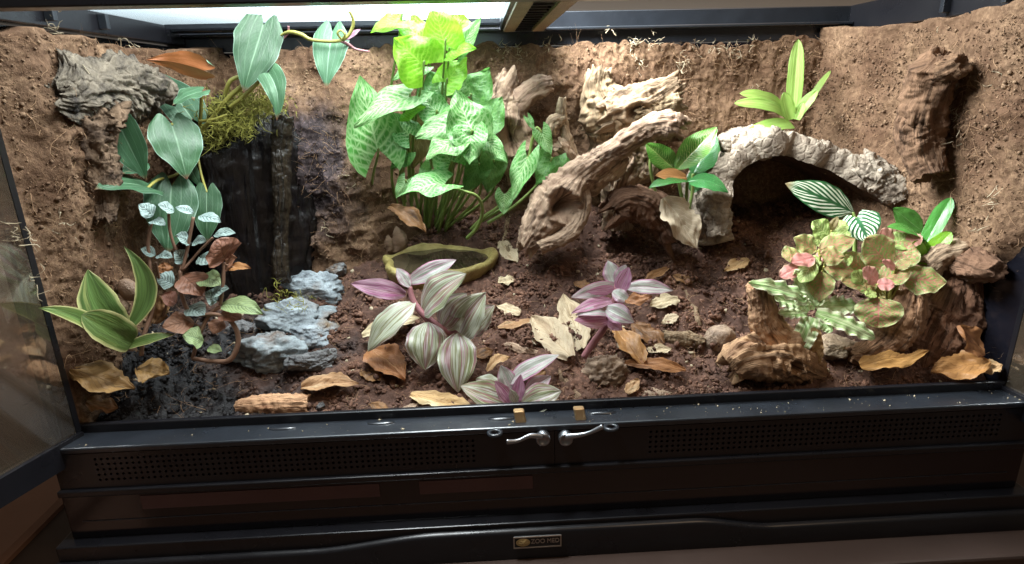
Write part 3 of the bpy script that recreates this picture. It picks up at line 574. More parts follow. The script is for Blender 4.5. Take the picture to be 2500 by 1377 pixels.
#@@WOOD
# ------------------------------------------------------------------ wood, bark, stone
def wood(name, pts, mat, parent=None, seg=72, n=120, groove=.10, lump=.16, dents=(), seed=0, ragged=.25, flat=1., hollow=.6, fine=.04, twist=0., mid=.10):
    """pts: (px,py,y,r_px). ring angle 0 faces the camera, +90deg towards B = T x N."""
    W_ = np.array([PY(a, b, y) for a, b, y, r in pts]); R_ = np.array([r*pxm(w) for (a, b, y, r), w in zip(pts, W_)])
    Q = rails(np.column_stack([W_, R_]), n); C_ = Q[:, :3]; r = np.maximum(Q[:, 3], .0008)
    Tn = np.gradient(C_, axis=0); Tn /= np.linalg.norm(Tn, axis=1)[:, None]+1e-12
    cv = CC-C_; N = cv-(cv*Tn).sum(1)[:, None]*Tn; N /= np.linalg.norm(N, axis=1)[:, None]; B = np.cross(Tn, N)
    a = np.linspace(0, 2*math.pi, seg, endpoint=False); L = np.r_[0, np.cumsum(np.linalg.norm(np.diff(C_, axis=0), axis=1))]
    tt = np.linspace(0, 1, n)
    ca, sa = np.cos(a), np.sin(a); A_, LL = np.meshgrid(a+0*a, L); tw = twist*LL
    rm = float(R_.mean()); k = 1/rm
    pg = np.stack([np.cos(A_+tw)*3.2, np.sin(A_+tw)*3.2, LL*k*.42], -1)
    pl = np.stack([np.cos(A_)*.9, np.sin(A_)*.9, LL*k*.6], -1)
    hg = np.stack([np.cos(A_+tw)*12, np.sin(A_+tw)*12, LL*k*.8], -1)
    d = .22*groove*ridge(pg, 2, seed)+.38*groove*ridge(hg, 3, seed+30)+.85*lump*fbm(pl, 4, seed+50, .55)+fine*fbm(np.stack([np.cos(A_)*9, np.sin(A_)*9, LL*k*1.6], -1), 2, seed+90)
    d = d+mid*fbm(np.stack([np.cos(A_)*3, np.sin(A_)*3, LL*k*2.6], -1), 5, seed+33, .6)
    sp = 1-np.abs(noise(np.stack([np.cos(A_+tw)*4.2, np.sin(A_+tw)*4.2, LL*k*.38], -1), seed+61)); d = d-.16*sst((sp-.93)/.06)*sst(.5+2*noise(pl*1.4, seed+62))
    for (t0, a0, st, sa_, dp) in dents:
        da = np.angle(np.exp(1j*(A_-math.radians(a0)))); e = ((tt[:, None]-t0)/st)**2+(da/math.radians(sa_))**2
        d = d-dp*np.exp(-e**2) if dp > 0 else d-dp*np.exp(-e)
        if dp > .3: d = d+.16*np.exp(-((e-1.7)/.7)**2)
    rr = r[:, None]*np.maximum(1+d, .08)
    ends = []
    V = C_[:, None]+rr[..., None]*(flat*np.cos(A_)[..., None]*N[:, None]+np.sin(A_)[..., None]*B[:, None])
    # ragged ends: push end rings along the tangent
    m = max(2, n//12)
    for e, sg in ((0, -1), (n-1, 1)):
        jag = ragged*r[e]*fbm(np.stack([np.cos(a)*2.4, np.sin(a)*2.4, 0*a+e], -1), 3, seed+9)
        for q in range(m):
            i = e+q if e == 0 else e-q; V[i] += (Tn[e]*sg)[None]*(jag*(1-q/m))[:, None]
    rings = [V]
    def cap(e, sg):
        c = V[e].mean(0); out_ = []
        for s, dd in ((.86, .03), (.66, -.10), (.42, -hollow*.7), (.02, -hollow)):
            w = c+(V[e]-c)*s+(Tn[e]*sg*dd*r[e])[None]; w = w+.10*r[e]*fbm(w*k*2.5, 2, seed+5)[:, None]*Tn[e][None]; out_.append(w)
        return np.array(out_)
    allr = np.concatenate([cap(0, -1)[::-1], V, cap(n-1, 1)]); nn = len(allr)
    Lx = np.r_[L[0]-np.array([.6, .4, .2, .1])*r[0], L, L[-1]+np.array([.1, .2, .4, .6])*r[-1]]
    uv = np.stack(np.meshgrid(a*rm, Lx), -1).reshape(-1, 2)
    return mk(name, allr.reshape(-1, 3), grid(seg, nn, True), mat, parent, uv)
def wthing(name, px, py, y, label, cat='driftwood', group=None): return thing(name, PY(px, py, y), label, cat, group)
t = wthing('driftwood_stump', 1270, 410, .325, 'hollow tan driftwood stump fixed to the back wall beside the arrowhead plant')
wood('trunk', [(1290, 440, .325, 40), (1258, 370, .325, 56), (1240, 310, .318, 52), (1240, 250, .325, 44), (1262, 190, .33, 36)], M['wood'], t, dents=[(.42, 5, .11, 34, .75), (.9, 40, .12, 50, .5)], seed=1, hollow=1.6, ragged=.5)
wood('branch', [(1240, 280, .315, 30), (1285, 235, .315, 26), (1320, 212, .315, 26), (1342, 205, .315, 22)], M['wood'], t, 40, 60, seed=2, lump=.25, ragged=.4)
t = wthing('driftwood_spike', 1400, 410, .29, 'thin upright driftwood spike with side knobs behind the main branch')
wood('spike', [(1405, 415, .29, 20), (1392, 365, .29, 15), (1380, 320, .29, 11), (1370, 280, .29, 14), (1373, 238, .29, 9)], M['wood'], t, 36, 80, seed=3, twist=60)
wood('knob', [(1375, 290, .288, 12), (1350, 302, .285, 17), (1345, 325, .285, 13)], M['wood'], t, 36, 50, seed=4, lump=.3, hollow=1.2)
wood('knob', [(1402, 405, .285, 22), (1385, 375, .28, 19), (1362, 352, .278, 19)], M['wood'], t, 36, 50, seed=5, lump=.3, ragged=.5)
t = wthing('driftwood_knot', 1490, 330, .33, 'pale gnarled driftwood knot pointing right high on the back wall')
wood('body', [(1465, 172, .335, 26), (1462, 215, .33, 34), (1482, 275, .325, 56), (1490, 330, .325, 52), (1470, 385, .33, 42), (1450, 420, .335, 30)], M['wood_pale'], t, 64, 120, seed=6, lump=.28, groove=.14, dents=[(.42, -40, .07, 24, .5)], ragged=.6)
wood('branch', [(1480, 290, .315, 44), (1550, 262, .305, 44), (1610, 230, .30, 34), (1655, 200, .30, 22)], M['wood_pale'], t, 60, 90, seed=7, lump=.22, groove=.2, dents=[(.35, 20, .1, 26, .5)], ragged=.9)
wood('branch', [(1560, 270, .30, 32), (1610, 255, .295, 28), (1662, 242, .29, 22)], M['wood_pale'], t, 50, 70, seed=8, lump=.25, groove=.2, ragged=.8)
t = wthing('driftwood_branch', 1330, 560, .24, 'long pale driftwood branch leaning up to the right with hollow root end')
wood('branch', [(1284, 605, .213, 24), (1328, 532, .22, 48), (1370, 482, .225, 60), (1415, 428, .23, 38), (1475, 385, .235, 29), (1540, 338, .235, 29), (1600, 308, .235, 30), (1640, 308, .235, 34), (1664, 318, .235, 27)], M['wood'], t, 72, 220, seed=9, groove=.10, lump=.13, dents=[(.215, 22, .058, 36, .9), (.95, 55, .02, 16, .7)], ragged=.9, hollow=.3)
wood('root', [(1318, 600, .205, 20), (1372, 582, .20, 20), (1412, 545, .205, 17), (1424, 495, .215, 16), (1416, 445, .225, 15)], M['wood'], t, 44, 90, seed=10, lump=.2)
wood('prong', [(1412, 465, .23, 18), (1455, 445, .235, 22), (1490, 420, .24, 22), (1520, 380, .25, 18)], M['wood'], t, 44, 80, seed=11, lump=.3)
t = wthing('driftwood_lump', 1520, 480, .29, 'rounded brown driftwood lump standing behind the leaning branch')
wood('lump', [(1565, 330, .29, 38), (1545, 390, .285, 54), (1518, 440, .28, 44), (1510, 500, .28, 34), (1505, 560, .28, 30)], M['wood'], t, 56, 110, seed=12, lump=.26)
t = wthing('driftwood_chunk', 1620, 580, .25, 'short ragged driftwood chunk arching to the soil below the variegated leaves')
wood('chunk', [(1490, 515, .235, 30), (1530, 490, .235, 40), (1580, 500, .235, 46), (1620, 540, .235, 44), (1650, 590, .235, 34)], M['wood_soil'], t, 60, 110, seed=13, lump=.26, ragged=1.1, groove=.18)
# waterfall stump
t = wthing('waterfall_stump', 620, 700, .22, 'wet bark slab, blackened for recess shade, of the dripping waterfall under yellow moss')
wood('slab', [(596, 276, .262, 104), (604, 360, .256, 134), (612, 460, .248, 144), (622, 570, .238, 140), (632, 680, .224, 122), (640, 745, .215, 100)], M['wet_wood_shade'], t, 120, 140, seed=14, lump=.2, groove=.16, flat=.42, ragged=.35, hollow=.1, mid=.04, fine=.05)
wood('edge_log', [(690, 285, .226, 22), (684, 370, .222, 22), (690, 470, .214, 20), (685, 580, .205, 18), (690, 690, .19, 20)], M['wet_wood_shade2'], t, 40, 140, seed=15, lump=.2, groove=.12, mid=.05)
# moss on the stump
P = []
for (px, py, y, k, s_) in [(560, 270, .225, 420, .013), (620, 250, .228, 420, .013), (585, 305, .215, 260, .010), (535, 320, .215, 170, .009), (655, 255, .222, 180, .009), (520, 350, .215, 70, .006), (680, 725, .15, 26, .009), (740, 735, .14, 22, .008)]:
    P.append(PY(px, py, y)+rng.normal(0, s_, (k, 3))*[1.1, .6, .65])
P = np.concatenate(P); D = rng.normal(size=P.shape); D[:, 2] -= .1; D[:, 1] -= .5
V, F = strands(P, rng.uniform(.004, .012, len(P)), rng.uniform(.00035, .0008, len(P)), D, .4)
tag(mk('moss', V, F, M['moss']), 'yellow green moss strands draped over the waterfall stump', None, None, 'stuff')
# wall mounted bark and wood
t = wthing('bark_piece', 270, 240, .17, 'grey ragged bark piece stuck high on the left wall', 'bark')
wood('bark', [(140, 235, .068, 36), (190, 235, .09, 58), (250, 215, .122, 62), (320, 215, .162, 66), (375, 235, .195, 50), (392, 250, .205, 34)], M['cork_grey'], t, 110, 160, seed=16, groove=.3, lump=.45, flat=.45, fine=.26, ragged=.6)
wood('hanging_bark', [(230, 270, .105, 54), (222, 330, .097, 46), (235, 400, .097, 36), (250, 470, .093, 26), (255, 540, .086, 16)], M['cork_soil'], t, 90, 140, seed=17, groove=.3, lump=.45, flat=.5, fine=.26, ragged=.8)
t = wthing('wall_driftwood', 2260, 300, .24, 'dark soil-covered driftwood post on the right wall')
wood('post', [(2312, 128, .140, 40), (2285, 175, .145, 52), (2262, 240, .150, 46), (2245, 310, .155, 44), (2250, 370, .150, 38), (2275, 430, .135, 30)], M['wood_soil'], t, 60, 130, seed=18, lump=.26, groove=.12, fine=.08, dents=[(.12, 45, .07, 40, .4)])
wood('stub', [(2300, 175, .130, 30), (2335, 160, .118, 30), (2352, 152, .112, 24)], M['wood_soil'], t, 40, 50, seed=19, lump=.3)
# right front stumps
t = wthing('front_stump', 1880, 900, .07, 'reddish driftwood stump with upright post under the cream earth star')
wood('post', [(1858, 698, .085, 30), (1860, 745, .082, 28), (1872, 800, .08, 38), (1905, 850, .08, 50)], M['wood_red'], t, 56, 90, seed=20, lump=.12, groove=.14, hollow=.25)
wood('base', [(1782, 905, .062, 30), (1820, 880, .062, 50), (1875, 872, .066, 62), (1935, 885, .07, 56), (1985, 905, .075, 34)], M['wood_red'], t, 72, 120, seed=21, lump=.22, groove=.14, dents=[(.45, -52, .16, 20, .45), (.62, 12, .05, 14, .5)], ragged=.7)
t = wthing('corner_driftwood', 2260, 860, .09, 'large reddish brown driftwood trunk in the right front corner')
wood('trunk', [(2340, 640, .10, 42), (2325, 690, .10, 62), (2295, 760, .098, 84), (2262, 830, .09, 78), (2245, 890, .08, 60)], M['wood_dark'], t, 72, 130, seed=22, lump=.2, groove=.12, flat=.7, ragged=.3)
wood('knob', [(2260, 655, .10, 26), (2300, 625, .10, 34), (2345, 615, .105, 30), (2372, 622, .11, 20)], M['wood'], t, 50, 70, seed=23, lump=.3)
wood('root', [(2225, 715, .085, 30), (2205, 770, .08, 46), (2165, 830, .075, 46), (2115, 862, .07, 30), (2075, 868, .07, 18)], M['wood_dark'], t, 56, 100, seed=24, lump=.2, groove=.14)
t = wthing('wall_root', 2420, 650, .10, 'brown root lump low on the right wall beside the corner trunk')
wood('root', [(2340, 640, .095, 28), (2375, 652, .075, 36), (2412, 660, .058, 34), (2440, 660, .046, 22)], M['wood_soil'], t, 50, 70, seed=25, lump=.35)
# cork arch
def cork():
    y0 = .235
    inner = [(1795, 590), (1786, 540), (1784, 480), (1800, 432), (1839, 398), (1894, 377), (1953, 390), (2037, 424), (2104, 462), (2150, 492), (2190, 520)]
    ywc = [.225, .228, .23, .235, .24, .24, .238, .232, .225, .215, .205]
    I = rails(np.array([PY(a, b, y) for (a, b), y in zip(inner, ywc)]), 150)
    Tn = np.gradient(I, axis=0); Tn /= np.linalg.norm(Tn, axis=1)[:, None]; ax = np.array([.10, .985, .06]); ax /= np.linalg.norm(ax)
    Nn = np.cross(Tn, ax); Nn /= np.linalg.norm(Nn, axis=1)[:, None]
    if Nn[75][2] < 0: Nn = -Nn
    s = np.linspace(0, 1, 150); th = .025+.007*noise(np.stack([s*9, 0*s, 0*s], 1), 4)+.007*np.exp(-((s-.03)/.16)**2)
    nd_ = 60; dep = .13; V = []
    jag = .008*fbm(np.stack([s*14, 0*s, 0*s+2], 1), 3, 6)
    for k in range(nd_):                                  # outer skin, front to back
        q = k/(nd_-1); P = I+ax[None]*(q*dep+jag*(1-q))[:, None]+np.array([0, 0, -.02*q*q])
        b = P+Nn*(th*min(1, .7+q*9))[:, None]; b = b+Nn*(.0042*ridge(b*np.array([70, 38, 70]), 3, 7)+.0022*fbm(b*190, 3, 8))[:, None]; V.append(b)
    O = np.array(V); V2 = []
    for k in range(24):
        q = k/23; P = I+ax[None]*(q*dep+jag*(1-q)+.001)[:, None]+np.array([0, 0, -.02*q*q]); V2.append(P+Nn*(.0014*fbm(P*90, 3, 9))[:, None])
    Ii = np.array(V2)
    t = thing('cork_arch', I[75], 'arched cork bark hide with rough white top and dark hollow', 'cork bark')
    mk('outer_bark', O.reshape(-1, 3), grid(150, nd_), M['cork'], t)
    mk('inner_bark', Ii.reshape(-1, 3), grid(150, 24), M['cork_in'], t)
    e = [Ii[0]*(1-q)+O[0]*q+np.array([0, -.0015, 0])*math.sin(q*3.14)+(.0016*fbm((Ii[0]*(1-q)+O[0]*q)*220, 2, 4))[:, None]*[0, 1, 0]*math.sin(q*3.14) for q in np.linspace(0, 1, 8)]
    mk('broken_edge', np.array(e).reshape(-1, 3), grid(150, 8), M['cork'], t)
    wood('foot', [(1742, 470, .236, 34), (1748, 505, .232, 34), (1752, 540, .226, 30), (1755, 575, .22, 22)], M['cork'], t, 50, 60, seed=31, lump=.3, groove=.2, flat=.5, fine=.12)
    wood('end_knob', [(2100, 400, .225, 26), (2150, 425, .215, 32), (2185, 460, .205, 32), (2200, 492, .20, 22)], M['cork'], t, 50, 70, seed=32, lump=.35, groove=.2, fine=.12, ragged=.7)
    wood('ledge', [(1752, 345, .27, 14), (1790, 352, .265, 22), (1840, 356, .26, 26), (1885, 356, .26, 24)], M['cork'], t, 50, 70, seed=33, lump=.3, groove=.2, fine=.12, flat=.8)
    # dark tunnel end: soil plug behind the arch
    return t
cork()
# stones
def stone(name, px, py, w, h, mat, label, y=None, seed=0, yr=.8, rough=.22, parent=None, cat='stone', rotz=0., layer=.0, sharp=True, group=None, tilt=0.):
    c = PY(px, py, y) if y is not None else GP(px, py+h*.30, .0)
    k = pxm(c); a, b = w*k*.5, h*k*.5; nu, nv = (96, 60) if sharp else (64, 40)
    if y is None: c = c+np.array([0, b*.4, b*.35])
    U, V_ = np.meshgrid(np.linspace(0, 2*math.pi, nu, endpoint=False), np.linspace(.02, math.pi-.02, nv))
    D = np.stack([np.sin(V_)*np.cos(U), np.sin(V_)*np.sin(U), np.cos(V_)], -1)
    if sharp:
        rs = np.random.default_rng(seed+100); pl = rs.normal(size=(16, 3)); pl /= np.linalg.norm(pl, axis=1)[:, None]; od = rs.uniform(.62, 1.0, 16)
        dots = D@pl.T; rad = np.min(np.where(dots > .05, od/np.maximum(dots, .05), 9), -1); rad = np.minimum(rad, 1.25)
    else: rad = np.ones(D.shape[:2])
    rad = rad*(1+rough*.4*fbm(D*2.2, 3, seed)+rough*.13*ridge(D*np.array([3, 3, 7]), 4, seed+3)+rough*.20*fbm(D*9, 4, seed+7, .6))
    P = D*rad[..., None]*np.array([a, a*yr, b])
    cz, sz = math.cos(tilt), math.sin(tilt); P = np.stack([P[..., 0]*cz-P[..., 2]*sz, P[..., 1], P[..., 0]*sz+P[..., 2]*cz], -1)
    cz, sz = math.cos(rotz), math.sin(rotz); P = np.stack([P[..., 0]*cz-P[..., 1]*sz, P[..., 0]*sz+P[..., 1]*cz, P[..., 2]], -1)+c
    o = mk(name, P.reshape(-1, 3), grid(nu, nv, True)[:, ::-1].copy(), mat, parent, smooth=not sharp); return tag(o, label, cat, group)
stone('slate_stone', 765, 700, 150, 92, M['slate'], 'pale blue-grey slate topmost of the pile beside the waterfall', None, 1, .7, .3)
stone('slate_stone', 690, 772, 150, 92, M['slate'], 'grey slate with brown underside in the middle of the pile', None, 2, .75, .3, tilt=-.15)
stone('slate_stone', 665, 860, 190, 92, M['slate'], 'broad brown-grey slate at the front of the stone pile', None, 13, .6, .3)
stone('slate_stone', 775, 808, 105, 70, M['slate'], 'pale slate at the right side of the stone pile', None, 4, .8, .3)
stone('slate_stone', 780, 760, 75, 32, M['slate'], 'thin small slate wedged under the topmost slate', None, 5, .8, .25)
stone('slate_stone', 820, 655, 70, 40, M['slate'], 'small pale slate behind the topmost slate of the pile', None, 6, .8, .25)
stone('slate_stone', 770, 880, 110, 60, M['slate_dark'], 'dark wet rock at the right foot of the stone pile', None, 7, .8, .3)
stone('slate_stone', 590, 800, 90, 50, M['slate_dark'], 'dark slate left of the pile under the curling stem', None, 8, .8, .3)
stone('pebble', 314, 708, 46, 58, M['pebble'], 'smooth tan egg-shaped pebble behind the olive earth star', .10, 9, .8, .05, sharp=False, cat='pebble', tilt=.3)
stone('pebble', 297, 748, 36, 40, M['pebble'], 'small brown pebble under the egg-shaped pebble', .095, 10, .8, .06, sharp=False, cat='pebble')
stone('rock', 1762, 826, 80, 74, M['rock_tan'], 'rounded pale-topped rock left of the front stump', None, 11, .8, .12, sharp=False, tilt=.5)
stone('rock', 2050, 850, 96, 62, M['rock_tan'], 'brown rounded rock between the front stump and corner trunk', None, 12, .8, .2)
stone('wood_nugget', 1480, 905, 108, 84, M['bark_tan'] if False else M['rock_tan'], 'knobbly tan nugget in front of the pink inch plant stem', None, 3, .8, .5, sharp=False, cat='rock')
stone('rock', 1600, 968, 80, 30, M['rock_tan'], 'flat reddish stone near the sill right of the nugget', None, 14, .8, .3)
stone('pebble', 1002, 995, 44, 20, M['rock_tan'], 'small pale pebble at the sill left of the oval dead leaf', None, 15, .8, .2, cat='pebble')
stone('pebble', 660, 990 if False else 2000, 10, 10, M['slate_dark'], 'x') if False else None
stone('pebble', 783, 992, 34, 20, M['slate_dark'], 'small black pebble right of the bark stick', None, 16, .8, .2, cat='pebble')
# seed pod with a groove
def pod():
    c = GP(950, 612)+np.array([0, .004, .012]); U, V_ = np.meshgrid(np.linspace(0, 2*math.pi, 60, endpoint=False), np.linspace(.02, math.pi-.02, 40))
    D = np.stack([np.sin(V_)*np.cos(U), np.sin(V_)*np.sin(U), np.cos(V_)], -1); k = pxm(c)
    ax = np.array([.35, -.75, .5]); ax /= np.linalg.norm(ax); gx = np.array([.85, .5, .15]); gx = gx-ax*(gx@ax); gx /= np.linalg.norm(gx)
    f = D@ax; g_ = D@gx
    r = 1-.42*np.exp(-(g_/.16)**2)*sst((f-.35)/.3)+.13*np.exp(-((np.abs(g_)-.42)/.14)**2)*sst(f/.4)+.05*ridge(D*6, 2, 3)
    P = D*r[..., None]*np.array([44, 32, 38])*k+c
    tag(mk('seed_pod', P.reshape(-1, 3), grid(60, 40, True)[:, ::-1].copy(), M['pod']), 'brown grooved seed pod behind the water dish', 'seed pod')
M['pod'] = rockmat('seed_pod', (.34, .22, .14), (.15, .09, .055), .7)
pod()
# water dish
def dish():
    c = np.array([-.1205, .245, .0805]); k = pxm(c); a = np.linspace(0, 2*math.pi, 96, endpoint=False)
    wob = 1+.05*np.sin(3*a+1)+.035*np.sin(5*a+.4)+.02*np.sin(9*a)
    ra = 137*k; rb = ra*.94; t = thing('water_dish', c, 'olive yellow water dish with wavy rim on the soil', 'water dish')
    V = []; rim = .004*np.sin(4*a+.7)+.003*np.sin(7*a)
    for s, z in ((.86, -.010), (.93, .0), (.98, .008), (1., .014), (.985, .0185), (.95, .0200), (.90, .0190), (.86, .0150), (.82, .008), (.7, .001), (.3, -.003), (.01, -.003)):
        zz = z*.8+(rim*.55 if z > .007 else 0*a); w_ = 1+(wob-1)*(1 if s > .8 else .5)
        V.append(np.stack([c[0]+ra*s*w_*np.cos(a), c[1]+rb*s*w_*np.sin(a), c[2]+zz], 1))
    V = np.array(V); V = V+(.0009*fbm(V*90, 3, 2))[..., None]
    mk('bowl', V.reshape(-1, 3), grid(96, len(V), True), M['dish'], t)
    w = np.array([np.stack([c[0]+ra*s*np.cos(a), c[1]+rb*s*np.sin(a), 0*a+c[2]+.0118], 1) for s in (.90, .5, .01)])
    mk('water', w.reshape(-1, 3), grid(96, 3, True), M['water'], t)
dish()
# sticks
def gpt(px, py, l): return GP(px, py, l)
def stick(name, pts, mat, label, seed, cat='stick', **kw):
    q = [GP(a, b, 0) for a, b, r in pts]; P = [(a, b, float(p[1]), r) for (a, b, r), p in zip(pts, q)]
    o = wood(name, P, mat, None, 36, 70, seed=seed, **kw); return tag(o, label, cat)
stick('bark_stick', [(584, 994, 20), (640, 990, 25), (700, 988, 26), (757, 987, 25)], M['bark_tan'], 'thick tan bark stick lying along the sill', 41, groove=.05, lump=.06, ragged=.2, hollow=.2)
stick('wood_chip', [(1618, 822, 15), (1660, 828, 20), (1714, 838, 20)], M['wood_pale'], 'short broken wood chip with frayed end right of the pink inch plant', 42, cat='wood chip', groove=.12, ragged=.5)
stick('twig', [(1178, 838, 7), (1235, 842, 9), (1275, 856, 11), (1300, 860, 8), (1345, 872, 7)], M['wood'], 'pinkish jointed twig on the soil between the inch plants', 43, cat='twig', lump=.2)
stick('twig', [(1240, 535, 5), (1236, 570, 7), (1240, 605, 9), (1250, 632, 12)], M['wood_pale'], 'pale frayed twig standing left of the long driftwood branch', 44, cat='twig', lump=.4)
stick('twig', [(1672, 712, 5), (1690, 745, 8), (1700, 775, 7), (1708, 795, 4)], M['wood_pale'], 'thin pale curved twig on the soil right of the pink inch plant', 45, cat='twig', lump=.3)
stick('twig', [(1345, 890, 8), (1375, 930, 13), (1412, 972, 8)], M['wood_pale'], 'long pale splinter lying right of the front inch plant', 46, cat='twig', lump=.2, flat=.4)
stick('twig', [(800, 992, 4), (835, 980, 7), (868, 976, 5)], M['wood_pale'], 'small cream splinter near the sill right of the bark stick', 47, cat='twig', lump=.3)
stick('twig', [(2095, 320, 4), (2130, 290, 5), (2170, 262, 4)], M['wood_soil'], 'x', 48) if False else None
tag(wood('wall_twig', [(2098, 340, .31, 4), (2130, 295, .30, 5), (2185, 255, .27, 4)], M['wood'], None, 16, 40, seed=48), 'thin brown twig leaning diagonally beside the right wall post', 'twig')
#@@LEAF
# ------------------------------------------------------------------ leaves
TT = [0, .05, .15, .3, .5, .7, .85, .95, 1]
SH = {'heart': ([.62, .82, .97, 1, .87, .58, .30, .10, .012], .20, 'h'), 'arrow': ([.60, .80, .97, 1, .80, .52, .27, .10, .012], .34, 'a'),
      'ovate': ([.10, .34, .70, .96, 1, .80, .48, .20, .012], 0, 'h'), 'lance': ([.30, .46, .72, .94, 1, .80, .47, .19, .012], 0, 'h'),
      'strap': ([.60, .74, .88, .97, 1, .94, .74, .42, .02], 0, 'h'), 'round': ([.12, .46, .80, 1, 1, .86, .62, .36, .03], .04, 'h')}
LN = {'n': 0}
def leaf(parent, shape, base, tip, w, mat, roll=0., bend=0., side=0., fold=.12, wave=0., curl=.1, wf=2.5, face=(.75, .5), nu=15, nv=22, name='leaf', irr=.05, flip=False, bite=None, tipdrop=0., ruf=.02):
    LN['n'] += 1; sd_ = LN['n']
    B = np.asarray(base, float); Tp = np.asarray(tip, float); a = Tp-B; L = np.linalg.norm(a); a = a/L
    c = CC-B; c = c/np.linalg.norm(c); n0 = c*face[0]+np.array([0, 0, 1])*face[1]; n0 = n0-a*(n0@a); n0 /= np.linalg.norm(n0)
    r = math.radians(roll); s0 = np.cross(a, n0); n_ = n0*math.cos(r)+s0*math.sin(r); s_ = np.cross(a, n_)
    prof, back, bt = SH[shape]; tv = np.linspace(0, 1, nv); uu = np.linspace(-1, 1, nu); U, V_ = np.meshgrid(uu, tv)
    wv = np.interp(V_, TT, prof); hw = w*.5*pxm(.5*(B+Tp)); A = np.abs(U)
    g = np.sin(np.pi*.86*A) if bt == 'h' else np.power(A, 1.3)*1.0
    vv = V_-back*(1-V_)**2.6*g
    arch = 4*V_*(1-V_)
    X = U*hw*wv*(1-.12*fold)
    h = fold*np.abs(X)-curl*hw*(U*U)*wv+wave*hw*np.sin(V_*6.283*wf+sd_*1.7+(U > 0)*1.9)*A**1.6*np.sin(np.pi*np.clip(V_, .02, .98))**.5
    h = h+bend*L*arch-tipdrop*L*V_**3+ruf*hw*2*fbm(np.stack([U*2, V_*3.2, 0*U+sd_*3.1], -1), 3, sd_)
    # edge irregularity
    X = X*(1+irr*1.6*noise(np.stack([V_*16, np.sign(U)*5, 0*U+sd_], -1), 9)*A*(irr > .06)+irr*noise(np.stack([V_*7, np.sign(U)*3, 0*U+sd_], -1), 3)*A)
    P = B+a*(vv*L)[..., None]+s_*(X+side*L*arch)[..., None]+n_*h[..., None]
    uv = np.stack([(U+1)/2, V_], -1).reshape(-1, 2); F = grid(nu, nv)
    if bite is not None:
        c_ = (U*1., V_); ce = F; cu = U.reshape(-1)[F].mean(1); cvv = V_.reshape(-1)[F].mean(1); keep = ((cu-bite[0])/bite[2])**2+((cvv-bite[1])/bite[3])**2 > 1; F = F[keep]
    if flip: F = F[:, ::-1].copy()
    return mk(name, P.reshape(-1, 3), F, mat, parent, uv)
def stem(parent, pts, r, mat, name='stem', seg=8):
    P = [PY(a, b, y) for a, b, y in pts]; R_ = [r*pxm(p) for p in P] if not isinstance(r, (list, tuple)) else [q*pxm(p) for q, p in zip(r, P)]
    return tube(name, P, R_, mat, parent, seg)
def Y3(t): return PY(*t)
#@@PLANTS
# ---- climbing heart-leaf vine
t = thing('climbing_vine', PY(480, 330, .22), 'velvety dark green heart-leaved vine climbing around the waterfall', 'vine')
mi, mp_ = M['micans'], M['micans_pale']
for b, e, w, m, kw in [
    ((497, 172, .22), (356, 146, .21), 66, mp_, dict(roll=128, fold=.4, bend=.16)),
    ((468, 288, .225), (386, 176, .245), 100, mi, dict(fold=.2)),
    ((492, 224, .195), (421, 258, .175), 84, mp_, dict(roll=10, bend=.08, fold=.15, face=(.4, .8))),
    ((419, 303, .18), (456, 438, .165), 122, mp_, dict(roll=-12, bend=.06)),
    ((284, 290, .125), (358, 440, .135), 92, mp_, dict(roll=24, fold=.5)),
    ((360, 460, .14), (231, 463, .078), 104, mi, dict(roll=14, bend=.1)),
    ((420, 455, .17), (410, 620, .14), 124, mi, dict(bend=.05)),
    ((505, 470, .18), (506, 592, .165), 72, mi, dict(bend=.05)),
    ((455, 392, .19), (492, 460, .18), 36, mi, dict(roll=40)),
    ((345, 400, .15), (300, 425, .118), 50, mi, dict()),
    ((643, 62, .225), (594, 226, .195), 112, mi, dict(bend=.05, roll=-8, fold=.2)),
    ((812, 78, .235), (797, 215, .215), 88, mp_, dict(bend=.06, roll=10)),
    ((640, 166, .215), (676, 294, .19), 66, mp_, dict(bend=.12, side=-.17, roll=20, fold=.3))]:
    leaf(t, 'heart', Y3(b), Y3(e), w, m, wave=.05, **kw)
leaf(t, 'lance', PY(842, 95, .23), PY(880, 71, .225), 16, M['trad_pink'], name='young_leaf')
for pts, r, m in [([(486, 330, .215), (525, 280, .215), (565, 232, .212), (640, 172, .21)], 5.5, 'stem_olive'), ([(560, 262, .212), (598, 232, .208), (640, 180, .21), (650, 70, .228)], 4.5, 'stem_olive'),
    ([(548, 235, .22), (562, 198, .215), (590, 186, .22)], 5, 'stem_olive'), ([(486, 296, .21), (520, 292, .21), (555, 280, .212)], 3.5, 'stem_olive'), ([(248, 272, .115), (256, 330, .115), (274, 385, .12)], 5, 'stem_olive'), ([(274, 398, .12), (282, 350, .12), (290, 300, .124)], 4.5, 'stem_brown'),
    ([(492, 226, .2), (490, 280, .21), (484, 330, .215), (470, 400, .2), (420, 455, .175)], 4, 'stem_olive'), ([(680, 90, .225), (705, 78, .22), (735, 84, .22), (765, 98, .22), (835, 98, .22), (862, 62, .22), (852, 28, .215), (815, 17, .21)], [2, 4, 5, 4, 4, 4, 3, 1.5], 'stem_olive'),
    ([(690, 96, .225), (703, 80, .222), (704, 64, .22)], 2.5, 'stem_pink'), ([(832, 100, .22), (850, 108, .225), (868, 120, .23), (902, 126, .235)], [4, 4, 3, 2], 'stem_pink'), ([(835, 98, .22), (824, 82, .215), (832, 74, .215), (842, 84, .215), (836, 96, .218)], 2.5, 'stem_olive'),
    ([(360, 460, .14), (385, 440, .16), (440, 420, .2), (475, 360, .212)], 3.5, 'stem_olive'), ([(419, 303, .18), (450, 320, .2), (486, 330, .215)], 3.5, 'stem_olive'), ([(505, 470, .18), (490, 420, .2), (480, 360, .212)], 3, 'stem_olive')]:
    stem(t, pts, r, M[m])
